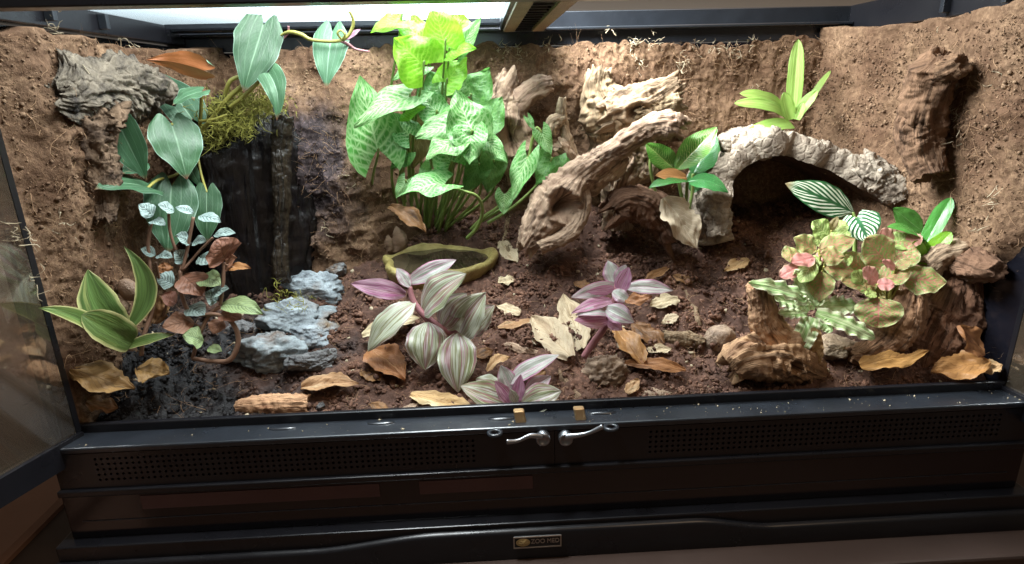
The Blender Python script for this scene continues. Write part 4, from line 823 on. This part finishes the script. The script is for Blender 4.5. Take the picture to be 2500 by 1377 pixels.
# ---- arrowhead plant
t = thing('arrowhead_plant', GP(1080, 565), 'tall arrowhead plant with pale veined green leaves in the centre', 'plant')
sy, sl, sdk, sb = M['syng'], M['syng_backlit'], M['syng_dark'], M['syng_brown']
SYN = [((922, 366, .235), (878, 184, .235), 148, sy, dict(fold=.15, roll=-8)), ((1000, 236, .24), (864, 311, .20), 92, sy, dict(face=(.35, .9), roll=-14, bend=.10)),
    ((978, 48, .24), (905, 80, .22), 58, sl, dict(bend=.1)), ((1034, 96, .25), (958, 62, .24), 92, sl, dict(bend=.08, roll=10)), ((1086, 108, .23), (1058, 8, .225), 108, sl, dict(fold=.15)),
    ((1033, 160, .22), (962, 92, .21), 136, sl, dict(roll=-18, bend=.05)), ((1122, 118, .245), (1175, 42, .24), 52, sy, dict(roll=20, fold=.4)), ((1095, 128, .24), (1163, 118, .225), 56, sl, dict(bend=.1)),
    ((1027, 162, .24), (958, 196, .225), 56, sy, dict(bend=.15)), ((1150, 236, .27), (1196, 166, .275), 100, sdk, dict()), ((1080, 236, .26), (1045, 172, .265), 92, sdk, dict()),
    ((1110, 220, .26), (1105, 150, .265), 80, sy, dict()),
    ((1152, 322, .215), (1112, 220, .225), 124, sy, dict(fold=.22, roll=8)), ((1150, 322, .213), (1146, 402, .20), 88, sy, dict(fold=.3)), ((1128, 296, .235), (1012, 338, .22), 100, sy, dict(bend=.08)),
    ((1112, 348, .215), (1040, 392, .20), 92, sy, dict(bend=.14, face=(.5, .8))), ((1182, 338, .225), (1238, 398, .215), 62, sy, dict(bend=.06)), ((1205, 390, .25), (1190, 472, .245), 76, sdk, dict()),
    ((1086, 452, .195), (982, 474, .175), 112, sy, dict(face=(.45, .85), bend=.06, fold=.35)), ((1288, 384, .235), (1250, 492, .225), 70, sy, dict(roll=16, fold=.35)), ((1232, 474, .235), (1229, 524, .23), 50, sy, dict()),
    ((1322, 322, .25), (1346, 378, .245), 46, sy, dict(roll=15)), ((1348, 384, .262), (1308, 452, .26), 78, sdk, dict()), ((1375, 400, .262), (1385, 450, .26), 40, sy, dict(roll=30)), ((1289, 288, .25), (1306, 319, .25), 20, sy, dict()),
    ((990, 440, .24), (967, 484, .235), 38, sy, dict()), ((992, 372, .25), (953, 412, .25), 60, sdk, dict()), ((1035, 296, .28), (1005, 415, .28), 96, sb, dict()), ((1170, 400, .24), (1135, 470, .24), 70, sdk, dict()),
    ((985, 275, .25), (1040, 260, .235), 46, sl, dict(roll=20)), ((1065, 275, .245), (1020, 215, .25), 84, sy, dict()), ((1090, 200, .245), (1140, 140, .25), 80, sl, dict()), ((1000, 330, .245), (950, 275, .25), 80, sy, dict()), ((1190, 300, .245), (1225, 235, .255), 80, sdk, dict()), ((1050, 120, .255), (1005, 30, .26), 80, sl, dict()), ((1100, 395, .23), (1060, 330, .24), 84, sy, dict(roll=-15)), ((1120, 70, .26), (1105, 20, .265), 70, sl, dict()), ((1055, 415, .25), (1030, 470, .25), 60, sdk, dict())]
for k, (b, e, w, m, kw) in enumerate(SYN): leaf(t, 'arrow', Y3(b), Y3(e), w, m, wave=.17, wf=1.6, ruf=.05, curl=.12, **kw)
for k, (b, e, w, m, kw) in enumerate(SYN):
    if k in (18, 21, 22, 23, 24, 19, 20): continue
    g0 = GP(1010+(b[0]-1000)*.45+10*math.sin(k*3.), 558+12*math.cos(k*5.), .0); p0 = PY(b[0], b[1], b[2]); mid = .5*(g0+p0)+np.array([.008*math.sin(k*2.3)+.02*(b[0]-1080)/150, .004, 0])
    tube('petiole', [g0, mid, p0+np.array([0, .002, -.004]), p0], [3.8*pxm(g0), 3.2*pxm(g0), 2.6*pxm(p0), 2.2*pxm(p0)], M['stem_green'], t, 7)
for pts in ([(1086, 452, .196), (1130, 466, .19), (1165, 480, .195), (1178, 515, .205), (1165, 555, .22), (1140, 582, .23)], [(1232, 474, .236), (1215, 505, .24), (1180, 530, .245), (1150, 560, .25)], [(1288, 384, .236), (1275, 430, .24), (1235, 500, .245), (1175, 540, .25)], [(1322, 322, .25), (1310, 312, .252), (1300, 340, .256), (1285, 400, .26), (1230, 490, .26)], [(1348, 384, .262), (1330, 430, .265), (1260, 500, .265), (1190, 545, .262)]):
    stem(t, pts, [3, 3.4, 4, 4, 4.5, 4.5][:len(pts)], M['stem_green'], 'petiole')
# ---- inch plants
def inch(name, loc, label, items, stems, sm='stem_pink'):
    t = thing(name, loc, label, 'plant', 'striped inch plants on the soil')
    for b, e, w, m, kw in items: leaf(t, kw.pop('sh', 'lance'), Y3(b), Y3(e), w, M[m], **{**dict(fold=.28, wave=.06, curl=.16), **kw})
    for pts, r in stems: stem(t, pts, r, M[sm])
    return t
inch('inch_plant', GP(1060, 850), 'large trailing inch plant with purple-green striped leaves before the dish', [
    ((990, 718, .115), (856, 692, .10), 50, 'trad_pink', dict(bend=.06, roll=-20)), ((996, 690, .115), (1114, 634, .125), 46, 'trad_silver', dict(bend=.08, roll=18)), ((1000, 700, .11), (968, 654, .115), 34, 'trad_silver', dict()),
    ((1032, 766, .105), (1138, 668, .085), 104, 'trad', dict(sh='ovate', bend=.12, roll=-10)), ((1014, 738, .105), (898, 858, .085), 76, 'trad', dict(bend=.13, roll=10, sh='ovate')),
    ((1046, 786, .095), (1038, 903, .07), 104, 'trad', dict(sh='ovate', bend=.14, fold=.15)), ((1080, 800, .10), (1140, 716, .095), 88, 'trad', dict(sh='ovate', bend=.1)),
    ((1122, 822, .095), (1186, 714, .085), 96, 'trad', dict(sh='ovate', bend=.14)), ((1116, 812, .085), (1118, 958, .052), 98, 'trad', dict(sh='ovate', bend=.14)), ((1150, 815, .1), (1208, 745, .09), 70, 'trad', dict(sh='ovate', bend=.12))],
    [([(1000, 700, .112), (1010, 738, .107), (1042, 776, .1), (1088, 808, .095), (1130, 818, .095), (1125, 850, .1)], [6, 8, 9, 9, 8, 7])])
inch('inch_plant', GP(1430, 868), 'upright inch plant with pink and white leaves on a pink stem', [
    ((1503, 694, .10), (1484, 636, .11), 46, 'trad_silver', dict(roll=-10)), ((1508, 694, .098), (1528, 646, .105), 40, 'trad_silver', dict(roll=20)), ((1512, 714, .09), (1536, 652, .09), 44, 'trad_pink', dict(fold=.5)),
    ((1528, 702, .095), (1644, 710, .09), 42, 'trad_silver', dict(bend=.1)), ((1502, 696, .10), (1394, 726, .085), 40, 'trad_silver', dict(bend=.1, roll=-25)), ((1500, 704, .092), (1430, 712, .085), 26, 'trad_pink', dict(bend=.08, roll=-40)),
    ((1496, 734, .09), (1394, 766, .075), 36, 'trad_pink', dict(bend=.12)), ((1486, 776, .085), (1402, 782, .072), 54, 'trad_pink', dict(bend=.1, roll=-20)), ((1488, 768, .08), (1404, 770, .075), 30, 'trad_silver', dict(bend=.22)),
    ((1478, 752, .08), (1548, 788, .065), 52, 'trad_silver', dict(bend=.14, roll=12)), ((1496, 712, .085), (1538, 736, .075), 36, 'trad_silver', dict(bend=.1, roll=15)), ((1482, 784, .08), (1520, 806, .07), 30, 'trad_pink', dict())],
    [([(1506, 694, .096), (1503, 724, .09), (1488, 774, .085), (1470, 808, .08), (1448, 838, .078), (1425, 872, .078)], [7, 8, 8, 9, 9, 8])])
inch('inch_plant', GP(1262, 990), 'low inch plant rosette at the sill with bright purple centre', [
    ((1248, 990, .046), (1124, 942, .042), 72, 'trad', dict(sh='ovate', bend=.1, roll=-10)), ((1250, 986, .042), (1208, 930, .04), 38, 'trad_pink', dict()), ((1260, 984, .044), (1272, 914, .046), 34, 'trad_pink', dict(fold=.4)),
    ((1274, 988, .04), (1370, 955, .038), 74, 'trad', dict(sh='ovate', bend=.1, roll=10)), ((1240, 935, .06), (1366, 866, .062), 48, 'trad_silver', dict(bend=.1)), ((1252, 962, .055), (1222, 892, .06), 54, 'trad_silver', dict()),
    ((1282, 968, .05), (1346, 918, .055), 50, 'trad_silver', dict(bend=.1)), ((1262, 986, .04), (1245, 950, .04), 26, 'trad', dict()), ((1225, 950, .055), (1160, 925, .058), 46, 'trad', dict(sh='ovate', bend=.1))],
    [([(1262, 955, .05), (1264, 980, .046), (1266, 1000, .046)], [8, 8, 7])])
# ---- bromeliad on the arch
t = thing('bromeliad', PY(1936, 295, .30), 'bright green strap-leaved bromeliad growing above the cork arch', 'plant')
for b, e, w, kw in [((1934, 288, .30), (1949, 95, .31), 38, dict(fold=.3)), ((1918, 268, .30), (1806, 228, .285), 34, dict(bend=.12)), ((1922, 286, .295), (1793, 252, .275), 36, dict(bend=.14)), ((1934, 304, .285), (1812, 334, .265), 40, dict(bend=.12)),
    ((1942, 288, .295), (1996, 220, .285), 30, dict(bend=.08, fold=.4)), ((1955, 280, .305), (2028, 172, .31), 16, dict(bend=.08)), ((1930, 292, .285), (1914, 225, .285), 34, dict(fold=.5)), ((1945, 292, .28), (1960, 250, .28), 24, dict(fold=.4))]:
    leaf(t, 'strap', Y3(b), Y3(e), w, M['brom'], wave=.03, **kw)
# ---- birkin
t = thing('philodendron', GP(1680, 520), 'glossy philodendron with yellow-striped leaves between driftwood and cork arch', 'plant')
for b, e, w, m, kw in [((1652, 414, .235), (1751, 310, .245), 72, 'birkin', dict(fold=.3)), ((1647, 414, .24), (1577, 350, .255), 62, 'birkin', dict(fold=.3)), ((1692, 424, .25), (1746, 325, .265), 74, 'birkin_dark', dict()), ((1678, 443, .22), (1780, 462, .20), 74, 'birkin_dark', dict(bend=.12, face=(.4, .9), tipdrop=.1)),
    ((1680, 441, .22), (1583, 461, .205), 46, 'birkin_dark', dict(bend=.12, face=(.4, .9))), ((1676, 432, .225), (1600, 428, .215), 42, 'dead_orange', dict(bend=.05)), ((1690, 470, .25), (1725, 400, .26), 60, 'birkin_dark', dict())]:
    leaf(t, 'ovate' if w > 50 else 'lance', Y3(b), Y3(e), w, M[m], wave=.03, **kw)
for pts in ([(1652, 414, .236), (1660, 460, .238), (1672, 520, .24)], [(1678, 443, .222), (1676, 480, .23), (1675, 520, .24)], [(1692, 424, .25), (1690, 470, .245), (1680, 520, .24)], [(1590, 370, .255), (1588, 410, .25), (1600, 470, .245)]): stem(t, pts, 4, M['stem_green'], 'petiole')
# ---- calathea
t = thing('calathea', GP(2090, 640), 'calathea with two dark leaves boldly striped white under the arch', 'plant')
leaf(t, 'ovate', PY(2082, 518, .17), PY(1917, 448, .18), 80, M['calathea'], bend=.05, wave=.03, roll=-12); leaf(t, 'heart', PY(2092, 532, .145), PY(2122, 594, .125), 98, M['calathea'], bend=.05, wave=.04)
stem(t, [(2082, 518, .17), (2088, 545, .165), (2085, 620, .15)], 4, M['stem_green'], 'petiole'); stem(t, [(2092, 532, .146), (2090, 560, .15), (2088, 620, .15)], 4, M['stem_green'], 'petiole')
# ---- glossy green plant right
t = thing('green_orchid', PY(2255, 640, .11), 'small plant with smooth glossy green strap leaves by the right wall', 'plant')
for b, e, w, m, kw in [((2256, 584, .12), (2166, 554, .115), 62, 'glossy', dict(bend=.1, face=(.4, .9))), ((2252, 565, .14), (2180, 508, .15), 62, 'glossy', dict()), ((2258, 596, .115), (2322, 482, .125), 42, 'glossy', dict(fold=.3)), ((2252, 640, .105), (2322, 566, .10), 44, 'glossy_lime', dict(fold=.35)), ((2254, 642, .105), (2232, 588, .105), 38, 'glossy_lime', dict()), ((2256, 645, .10), (2285, 600, .105), 36, 'glossy_lime', dict())]:
    leaf(t, 'strap' if w < 50 else 'ovate', Y3(b), Y3(e), w, M[m], **kw)
stem(t, [(2255, 590, .118), (2256, 620, .112), (2256, 655, .11)], 7, M['stem_green'])
# ---- fittonias
def fitt(loc, label, root, items):
    t = thing('fittonia', loc, label, 'plant', 'pink veined nerve plants')
    items = list(items); rl = random.Random(len(items))
    for k in range(11):
        a_ = rl.uniform(0, 6.28); q_ = items[k % len(items)][0]; items.append(((q_[0]+rl.uniform(-18, 18), q_[1]+rl.uniform(-6, 22), q_[2]+.008), (q_[0]+38*math.cos(a_), q_[1]+14+20*math.sin(a_), q_[2]+.004), rl.uniform(24, 44), rl.choice([fg, ff, fp, ff]), {}))
    for b, e, w, m, kw in items:
        leaf(t, kw.pop('sh', 'round'), Y3(b), Y3(e), w*1.14, M[m], **{**dict(fold=.18, wave=.10, curl=.16, ruf=.04), **kw})
        stem(t, [b, (.5*(b[0]+root[0]), .5*(b[1]+root[1])+4, .5*(b[2]+root[2])), root], 2.8, M['stem_olive'], 'petiole', 6)
fp, fg, ff = 'fitt_pink', 'fitt_green', 'fitt'
fitt(GP(2160, 740), 'nerve plant with round pink-veined leaves over the corner driftwood', (2165, 745, .085), [
    ((2172, 648, .10), (2112, 582, .105), 84, ff, {}), ((2182, 645, .10), (2224, 592, .105), 74, ff, {}), ((2136, 690, .09), (2054, 688, .08), 54, ff, {}), ((2142, 686, .085), (2106, 656, .085), 42, fp, {}), ((2142, 694, .075), (2184, 694, .07), 32, fp, {}),
    ((2150, 682, .088), (2222, 654, .085), 54, ff, {}), ((2200, 684, .09), (2310, 690, .075), 74, ff, dict(sh='ovate', bend=.08)), ((2145, 728, .07), (2143, 800, .06), 96, 'fitt', dict(bend=.06)), ((2182, 588, .115), (2148, 566, .115), 44, fp, {}), ((2180, 602, .11), (2220, 572, .115), 52, fg, {}),
    ((2212, 592, .11), (2252, 578, .105), 34, fp, {}), ((2186, 652, .088), (2154, 638, .085), 26, fp, {}), ((2190, 655, .088), (2222, 634, .085), 26, ff, {}), ((2136, 714, .075), (2114, 722, .07), 24, fg, {}), ((2112, 668, .1), (2064, 622, .1), 58, ff, {}), ((2150, 625, .11), (2205, 630, .1), 50, ff, {}), ((2190, 610, .115), (2245, 625, .105), 50, fg, {}), ((2120, 700, .085), (2080, 665, .085), 44, fg, {})])
fitt(GP(2000, 700), 'nerve plant with pale pink-green leaves left of the calathea leaf', (2003, 690, .10), [
    ((1952, 618, .11), (1912, 628, .105), 50, ff, {}), ((1992, 612, .115), (1938, 580, .12), 52, ff, dict(sh='ovate')), ((2000, 608, .11), (2088, 582, .11), 52, ff, dict(sh='ovate')), ((1988, 628, .1), (1930, 642, .09), 42, fp, dict(sh='ovate')), ((2002, 622, .1), (2062, 628, .095), 48, ff, dict(sh='ovate')),
    ((2006, 662, .09), (2000, 736, .08), 58, ff, dict(sh='ovate')), ((2012, 650, .095), (2088, 664, .09), 54, ff, dict(sh='ovate')), ((1948, 652, .1), (1904, 676, .095), 36, fp, {}), ((1985, 640, .095), (1955, 690, .085), 40, fg, {}), ((2030, 640, .1), (2080, 625, .1), 44, fg, {})])
fitt(GP(2030, 620), 'yellow-green lined nerve plant sprig below the striped leaf tip', (2028, 610, .13), [
    ((2022, 574, .13), (1984, 540, .135), 50, fg, dict(sh='ovate')), ((2026, 582, .125), (2078, 572, .12), 38, fg, {}), ((2036, 566, .13), (2064, 540, .135), 38, fg, {}), ((2030, 562, .13), (2046, 528, .13), 18, 'syng_brown', dict(sh='lance', bend=.2)), ((2016, 588, .125), (1982, 582, .12), 34, fg, {}), ((2035, 590, .125), (2070, 600, .12), 36, fg, {})])
# ---- earth stars
t = thing('earth_star', PY(1985, 780, .085), 'cream and green ruffled earth star beside the upright post', 'plant', 'striped earth stars')
for b, e, w, m, kw in [((1988, 748, .085), (1827, 690, .07), 46, 'crypt_cream', dict(bend=.1)), ((1986, 738, .09), (1940, 658, .095), 48, 'crypt_cream', {}), ((1992, 764, .075), (2136, 828, .055), 46, 'crypt_cream', dict(bend=.08)), ((1995, 756, .085), (2092, 748, .085), 54, 'crypt_cream', dict(bend=.1)),
    ((1984, 775, .07), (1952, 856, .06), 54, 'crypt_cream', dict(bend=.08)), ((1990, 800, .062), (1998, 886, .058), 28, 'dead_tan', dict(bend=.05)), ((1970, 764, .075), (1900, 764, .07), 30, 'crypt_cream', {}), ((1968, 748, .088), (1888, 722, .09), 50, 'crypt_cream', {}), ((1998, 782, .07), (2032, 810, .06), 32, 'crypt_cream', {}), ((1975, 760, .07), (1945, 720, .075), 34, 'crypt_cream', {}), ((1995, 745, .08), (2010, 690, .09), 30, 'crypt_cream', {})]:
    leaf(t, 'strap', Y3(b), Y3(e), w, M[m], **{**dict(wave=.34, wf=5., fold=.2, ruf=.08, curl=.2), **kw})
t = thing('earth_star', PY(300, 850, .06), 'olive earth star with broad yellow-edged leaves at the left wall', 'plant', 'striped earth stars')
for b, e, w, sh, kw in [((304, 808, .055), (214, 658, .050), 92, 'lance', dict(side=-.12, bend=.06)), ((308, 808, .055), (302, 600, .075), 52, 'lance', dict(side=.22, fold=.4)), ((322, 836, .055), (200, 768, .025), 82, 'strap', dict(roll=-22, bend=.12)), ((272, 844, .05), (94, 752, -.005), 50, 'lance', dict(side=.08, bend=.05)), ((298, 852, .055), (428, 816, .06), 30, 'lance', dict(bend=.08))]:
    leaf(t, sh, Y3(b), Y3(e), w, M['crypt_olive'], **{**dict(wave=.03, fold=.3), **kw})
# ---- pilea
t = thing('pilea', PY(470, 880, .07), 'leggy pilea with silver-blue leaves on long curling brown stems', 'plant')
pi, pb, pg_ = 'pilea', 'pilea_brown', 'pilea_green'
for b, e, w, m, kw in [((372, 528, .09), (340, 498, .085), 34, pi, {}), ((425, 516, .095), (384, 500, .085), 28, pi, {}), ((472, 520, .095), (428, 506, .09), 20, pi, {}), ((486, 528, .095), (540, 543, .085), 28, pi, {}), ((368, 540, .09), (404, 550, .075), 24, pi, {}), ((522, 574, .1), (575, 569, .095), 24, pi, {}), ((464, 592, .095), (428, 576, .085), 32, pi, {}), ((470, 594, .095), (504, 588, .09), 28, pi, {}),
    ((384, 624, .085), (422, 630, .075), 24, pi, {}), ((380, 622, .085), (343, 608, .08), 24, pi, {}), ((548, 632, .09), (528, 588, .08), 78, pb, dict(sh='round')), ((556, 656, .09), (613, 655, .08), 22, 'dead_rust', {}), ((550, 654, .095), (578, 628, .09), 36, pb, {}), ((424, 694, .09), (382, 676, .085), 44, pi, {}), ((448, 672, .085), (494, 722, .075), 62, pb, {}),
    ((488, 676, .09), (538, 696, .08), 46, pg_, {}), ((474, 788, .075), (396, 798, .06), 52, pb, {}), ((496, 834, .065), (446, 818, .055), 48, pg_, {}), ((542, 744, .08), (642, 768, .06), 46, pg_, dict(bend=.1)), ((540, 764, .075), (590, 782, .065), 42, pb, {}), ((508, 850, .065), (542, 858, .06), 22, pg_, {}), ((488, 628, .095), (534, 642, .085), 44, pi, {}), ((530, 735, .085), (500, 715, .08), 40, pi, {}), ((450, 640, .09), (425, 612, .085), 34, pi, {}),
    ((515, 720, .085), (560, 705, .08), 34, pi, {}), ((430, 740, .08), (395, 720, .075), 36, pb, {}), ((460, 750, .08), (500, 770, .07), 40, pi, {}), ((540, 780, .075), (520, 815, .065), 34, pb, {})]:
    leaf(t, kw.pop('sh', 'ovate'), Y3(b), Y3(e), w*1.32, M[m], **{**dict(face=(.65, .65), fold=.25, wave=.06, wf=2.3, ruf=.05, bend=.08), **kw})
for pts, r in [([(345, 868, .055), (350, 825, .06), (371, 755, .07), (371, 700, .075), (365, 640, .08), (362, 590, .085), (370, 545, .09)], [7, 7, 6.5, 6, 5, 5, 4]), ([(400, 772, .075), (408, 725, .08), (392, 690, .085), (380, 640, .085)], 4), ([(442, 662, .085), (430, 615, .09), (415, 565, .092), (412, 522, .092)], 4.5), ([(445, 660, .085), (458, 605, .09), (472, 530, .095)], 5), ([(448, 658, .085), (488, 612, .095), (520, 580, .1)], 4),
    ([(538, 745, .08), (545, 690, .085), (547, 640, .09)], 5.5), ([(470, 875, .065), (520, 882, .06), (562, 878, .055), (582, 832, .06), (568, 790, .065), (530, 768, .07), (470, 766, .075), (444, 722, .08), (440, 660, .085)], [6, 7, 8, 8, 7, 6, 6, 6, 6]), ([(490, 810, .07), (512, 768, .075), (538, 748, .08)], 6), ([(470, 875, .065), (480, 840, .068), (490, 810, .07)], 6), ([(548, 645, .09), (575, 655, .085)], 3), ([(475, 790, .075), (490, 800, .072)], 3)]:
    stem(t, pts, [q*.78 for q in r] if isinstance(r, list) else r*.78, M['stem_brown'])
# ---- leaf litter, each leaf its own thing
def dead(b, e, w, m, label, lift=.004, y=None, **kw):
    lift = lift*.8+.0035; B = GP(b[0], b[1], lift) if len(b) == 2 else PY(*b); E = GP(e[0], e[1], lift) if len(e) == 2 else PY(*e)
    o = leaf(None, kw.pop('sh', 'lance'), B, E, w, M[m], **{**dict(face=(.45, .8), fold=.25, wave=.16, wf=1.7, ruf=.08, curl=.12, irr=.08, nu=21, nv=34, name='fallen_leaf'), **kw})
    return tag(o, label, 'leaf', 'fallen leaves on the soil')
dead((735, 945), (876, 936), 54, 'dead_tan', 'curled tan leaf behind the bark stick near the sill', .008, bend=.06, fold=.4)
dead((1003, 962), (1170, 1000), 58, 'dead_tan', 'large oval tan leaf lying at the sill beside the purple rosette', .006, roll=-10)
dead((1392, 872), (1298, 772), 84, 'dead_cream', 'large pale broad leaf standing left of the pink-stemmed plant', .010, bend=.05)
dead((1420, 850), (1376, 716), 74, 'dead_cream', 'speckled cream leaf behind the large pale broad leaf', .012)
dead((1570, 886), (1494, 788), 66, 'dead_rust', 'smooth rust-brown leaf leaning below the pink inch plant', .012, fold=.35, roll=10)
dead((1674, 904), (1516, 886), 40, 'dead_rust', 'long rust-brown leaf lying flat right of the nugget', .008, bend=.05)
dead((1616, 842), (1540, 788), 66, 'dead_dark', 'dull reddish leaf dusted with soil behind the rust-brown leaf', .006)
dead((1270, 766), (1211, 746), 40, 'dead_cream', 'small cream speckled leaf fragment behind the twig', .004)
dead((1622, 482, .215), (1702, 606, .19), 92, 'dead_grey', 'big pale brown leaf hanging over the arched driftwood chunk', roll=6, bend=.05)
dead((2100, 892, .05), (2268, 856, .048), 66, 'dead_orange', 'orange-tan leaf with a bitten edge before the corner trunk', .008, bite=(-.75, .72, .55, .16), roll=8)
dead((2418, 882, .036), (2272, 908, .042), 80, 'dead_orange', 'broad orange leaf lowest in the right front corner', .010, sh='ovate')
dead((2402, 868, .042), (2342, 794, .052), 74, 'dead_orange', 'orange leaf leaning upright in the right front corner', .012, sh='ovate')
dead((2402, 905, .036), (2448, 890, .03), 44, 'dead_tan', 'small tan leaf against the right frame corner', .008)
dead((170, 905, .036), (330, 948, .045), 92, 'dead_dark', 'large half-blackened brown leaf below the olive earth star', .008, sh='ovate')
dead((334, 902, .055), (414, 912, .055), 86, 'dead_dark', 'folded olive-brown leaf right of the half-blackened leaf', .010, sh='ovate', roll=-10)
dead((210, 982, .038), (288, 996, .042), 50, 'dead_dark', 'small wrinkled brown leaf at the left end of the sill', .006, wave=.3)
dead((1188, 905), (1246, 872), 30, 'dead_tan', 'small arched tan leaf left of the front rosette', .008, bend=.25)
dead((900, 852), (990, 928), 88, 'dead_rust', 'broad red-brown curled leaf under the large inch plant', .010, sh='ovate', bend=.1)
dead((884, 818), (1026, 778), 56, 'dead_cream', 'cream dry leaf behind the large inch plant leaves', .014, bend=.06)
dead((1826, 632), (1768, 662), 38, 'dead_tan', 'yellow-tan leaf on bare soil left of the nerve plants', .006)
dead((1656, 728), (1586, 746), 48, 'dead_cream', 'cream speckled leaf under the right pink-white leaf tip', .006)
dead((1526, 738, .07), (1592, 724, .065), 40, 'dead_orange', 'curled orange-brown leaf caught in the pink inch plant', wave=.25)
dead((1632, 655), (1570, 690), 30, 'dead_dark', 'thin brown leaf sliver behind the pink inch plant', .008, fold=.5)
dead((1222, 590), (1262, 640), 44, 'dead_cream', 'crumpled pale leaf right of the water dish', .004, wave=.3)
dead((950, 505, .25), (1040, 570, .235), 60, 'dead_dark', 'curled brown leaf at the foot of the arrowhead stems', bend=.15)
dead((1255, 680), (1215, 690), 34, 'dead_cream', 'tiny cream leaf flake beside the dish rim', .003)
dead((1655, 770), (1615, 790), 34, 'dead_cream', 'tiny pale leaf flake above the wood chip', .003)
dead((1580, 855), (1640, 850), 36, 'dead_cream', 'small shadowed curled leaf under the wood chip', .004)
dead((1530, 960), (1560, 925), 34, 'dead_tan', 'small upright tan leaf right of the nugget', .006)
dead((1215, 800), (1310, 780), 26, 'dead_tan', 'narrow dull leaf edge in front of the cream fragment', .004)
dead((375, 790, .09), (390, 720, .1), 60, 'dead_dark', 'brown leaf standing behind the pilea stem', roll=10)
dead((405, 668, .1), (400, 640, .105), 36, 'dead_orange', 'small orange leaf among the pilea stems')
dead((1330, 905), (1290, 925), 34, 'dead_dark', 'dark brown leaf scrap right behind the purple rosette', .003)
dead((1150, 870), (1205, 855), 40, 'dead_dark', 'half-buried dark leaf left of the jointed twig', .002)
dead((1555, 835), (1500, 845), 34, 'dead_grey', 'grey-brown leaf scrap under the rust-brown leaf', .003)
dead((1690, 690), (1640, 672), 30, 'dead_dark', 'small dark leaf on bare soil beyond the pale curved twig', .003)
dead((905, 985), (950, 1002), 30, 'dead_dark', 'brown leaf scrap at the sill left of the oval tan leaf', .003)
dead((1305, 840), (1330, 800), 36, 'dead_grey', 'grey leaf scrap left of the large pale broad leaf', .003)
dead((1440, 700), (1400, 690), 30, 'dead_dark', 'small brown leaf behind the left pink-white leaf tips', .003)
dead((880, 905), (940, 930), 36, 'dead_dark', 'dark half-buried leaf below the red-brown curled leaf', .002)
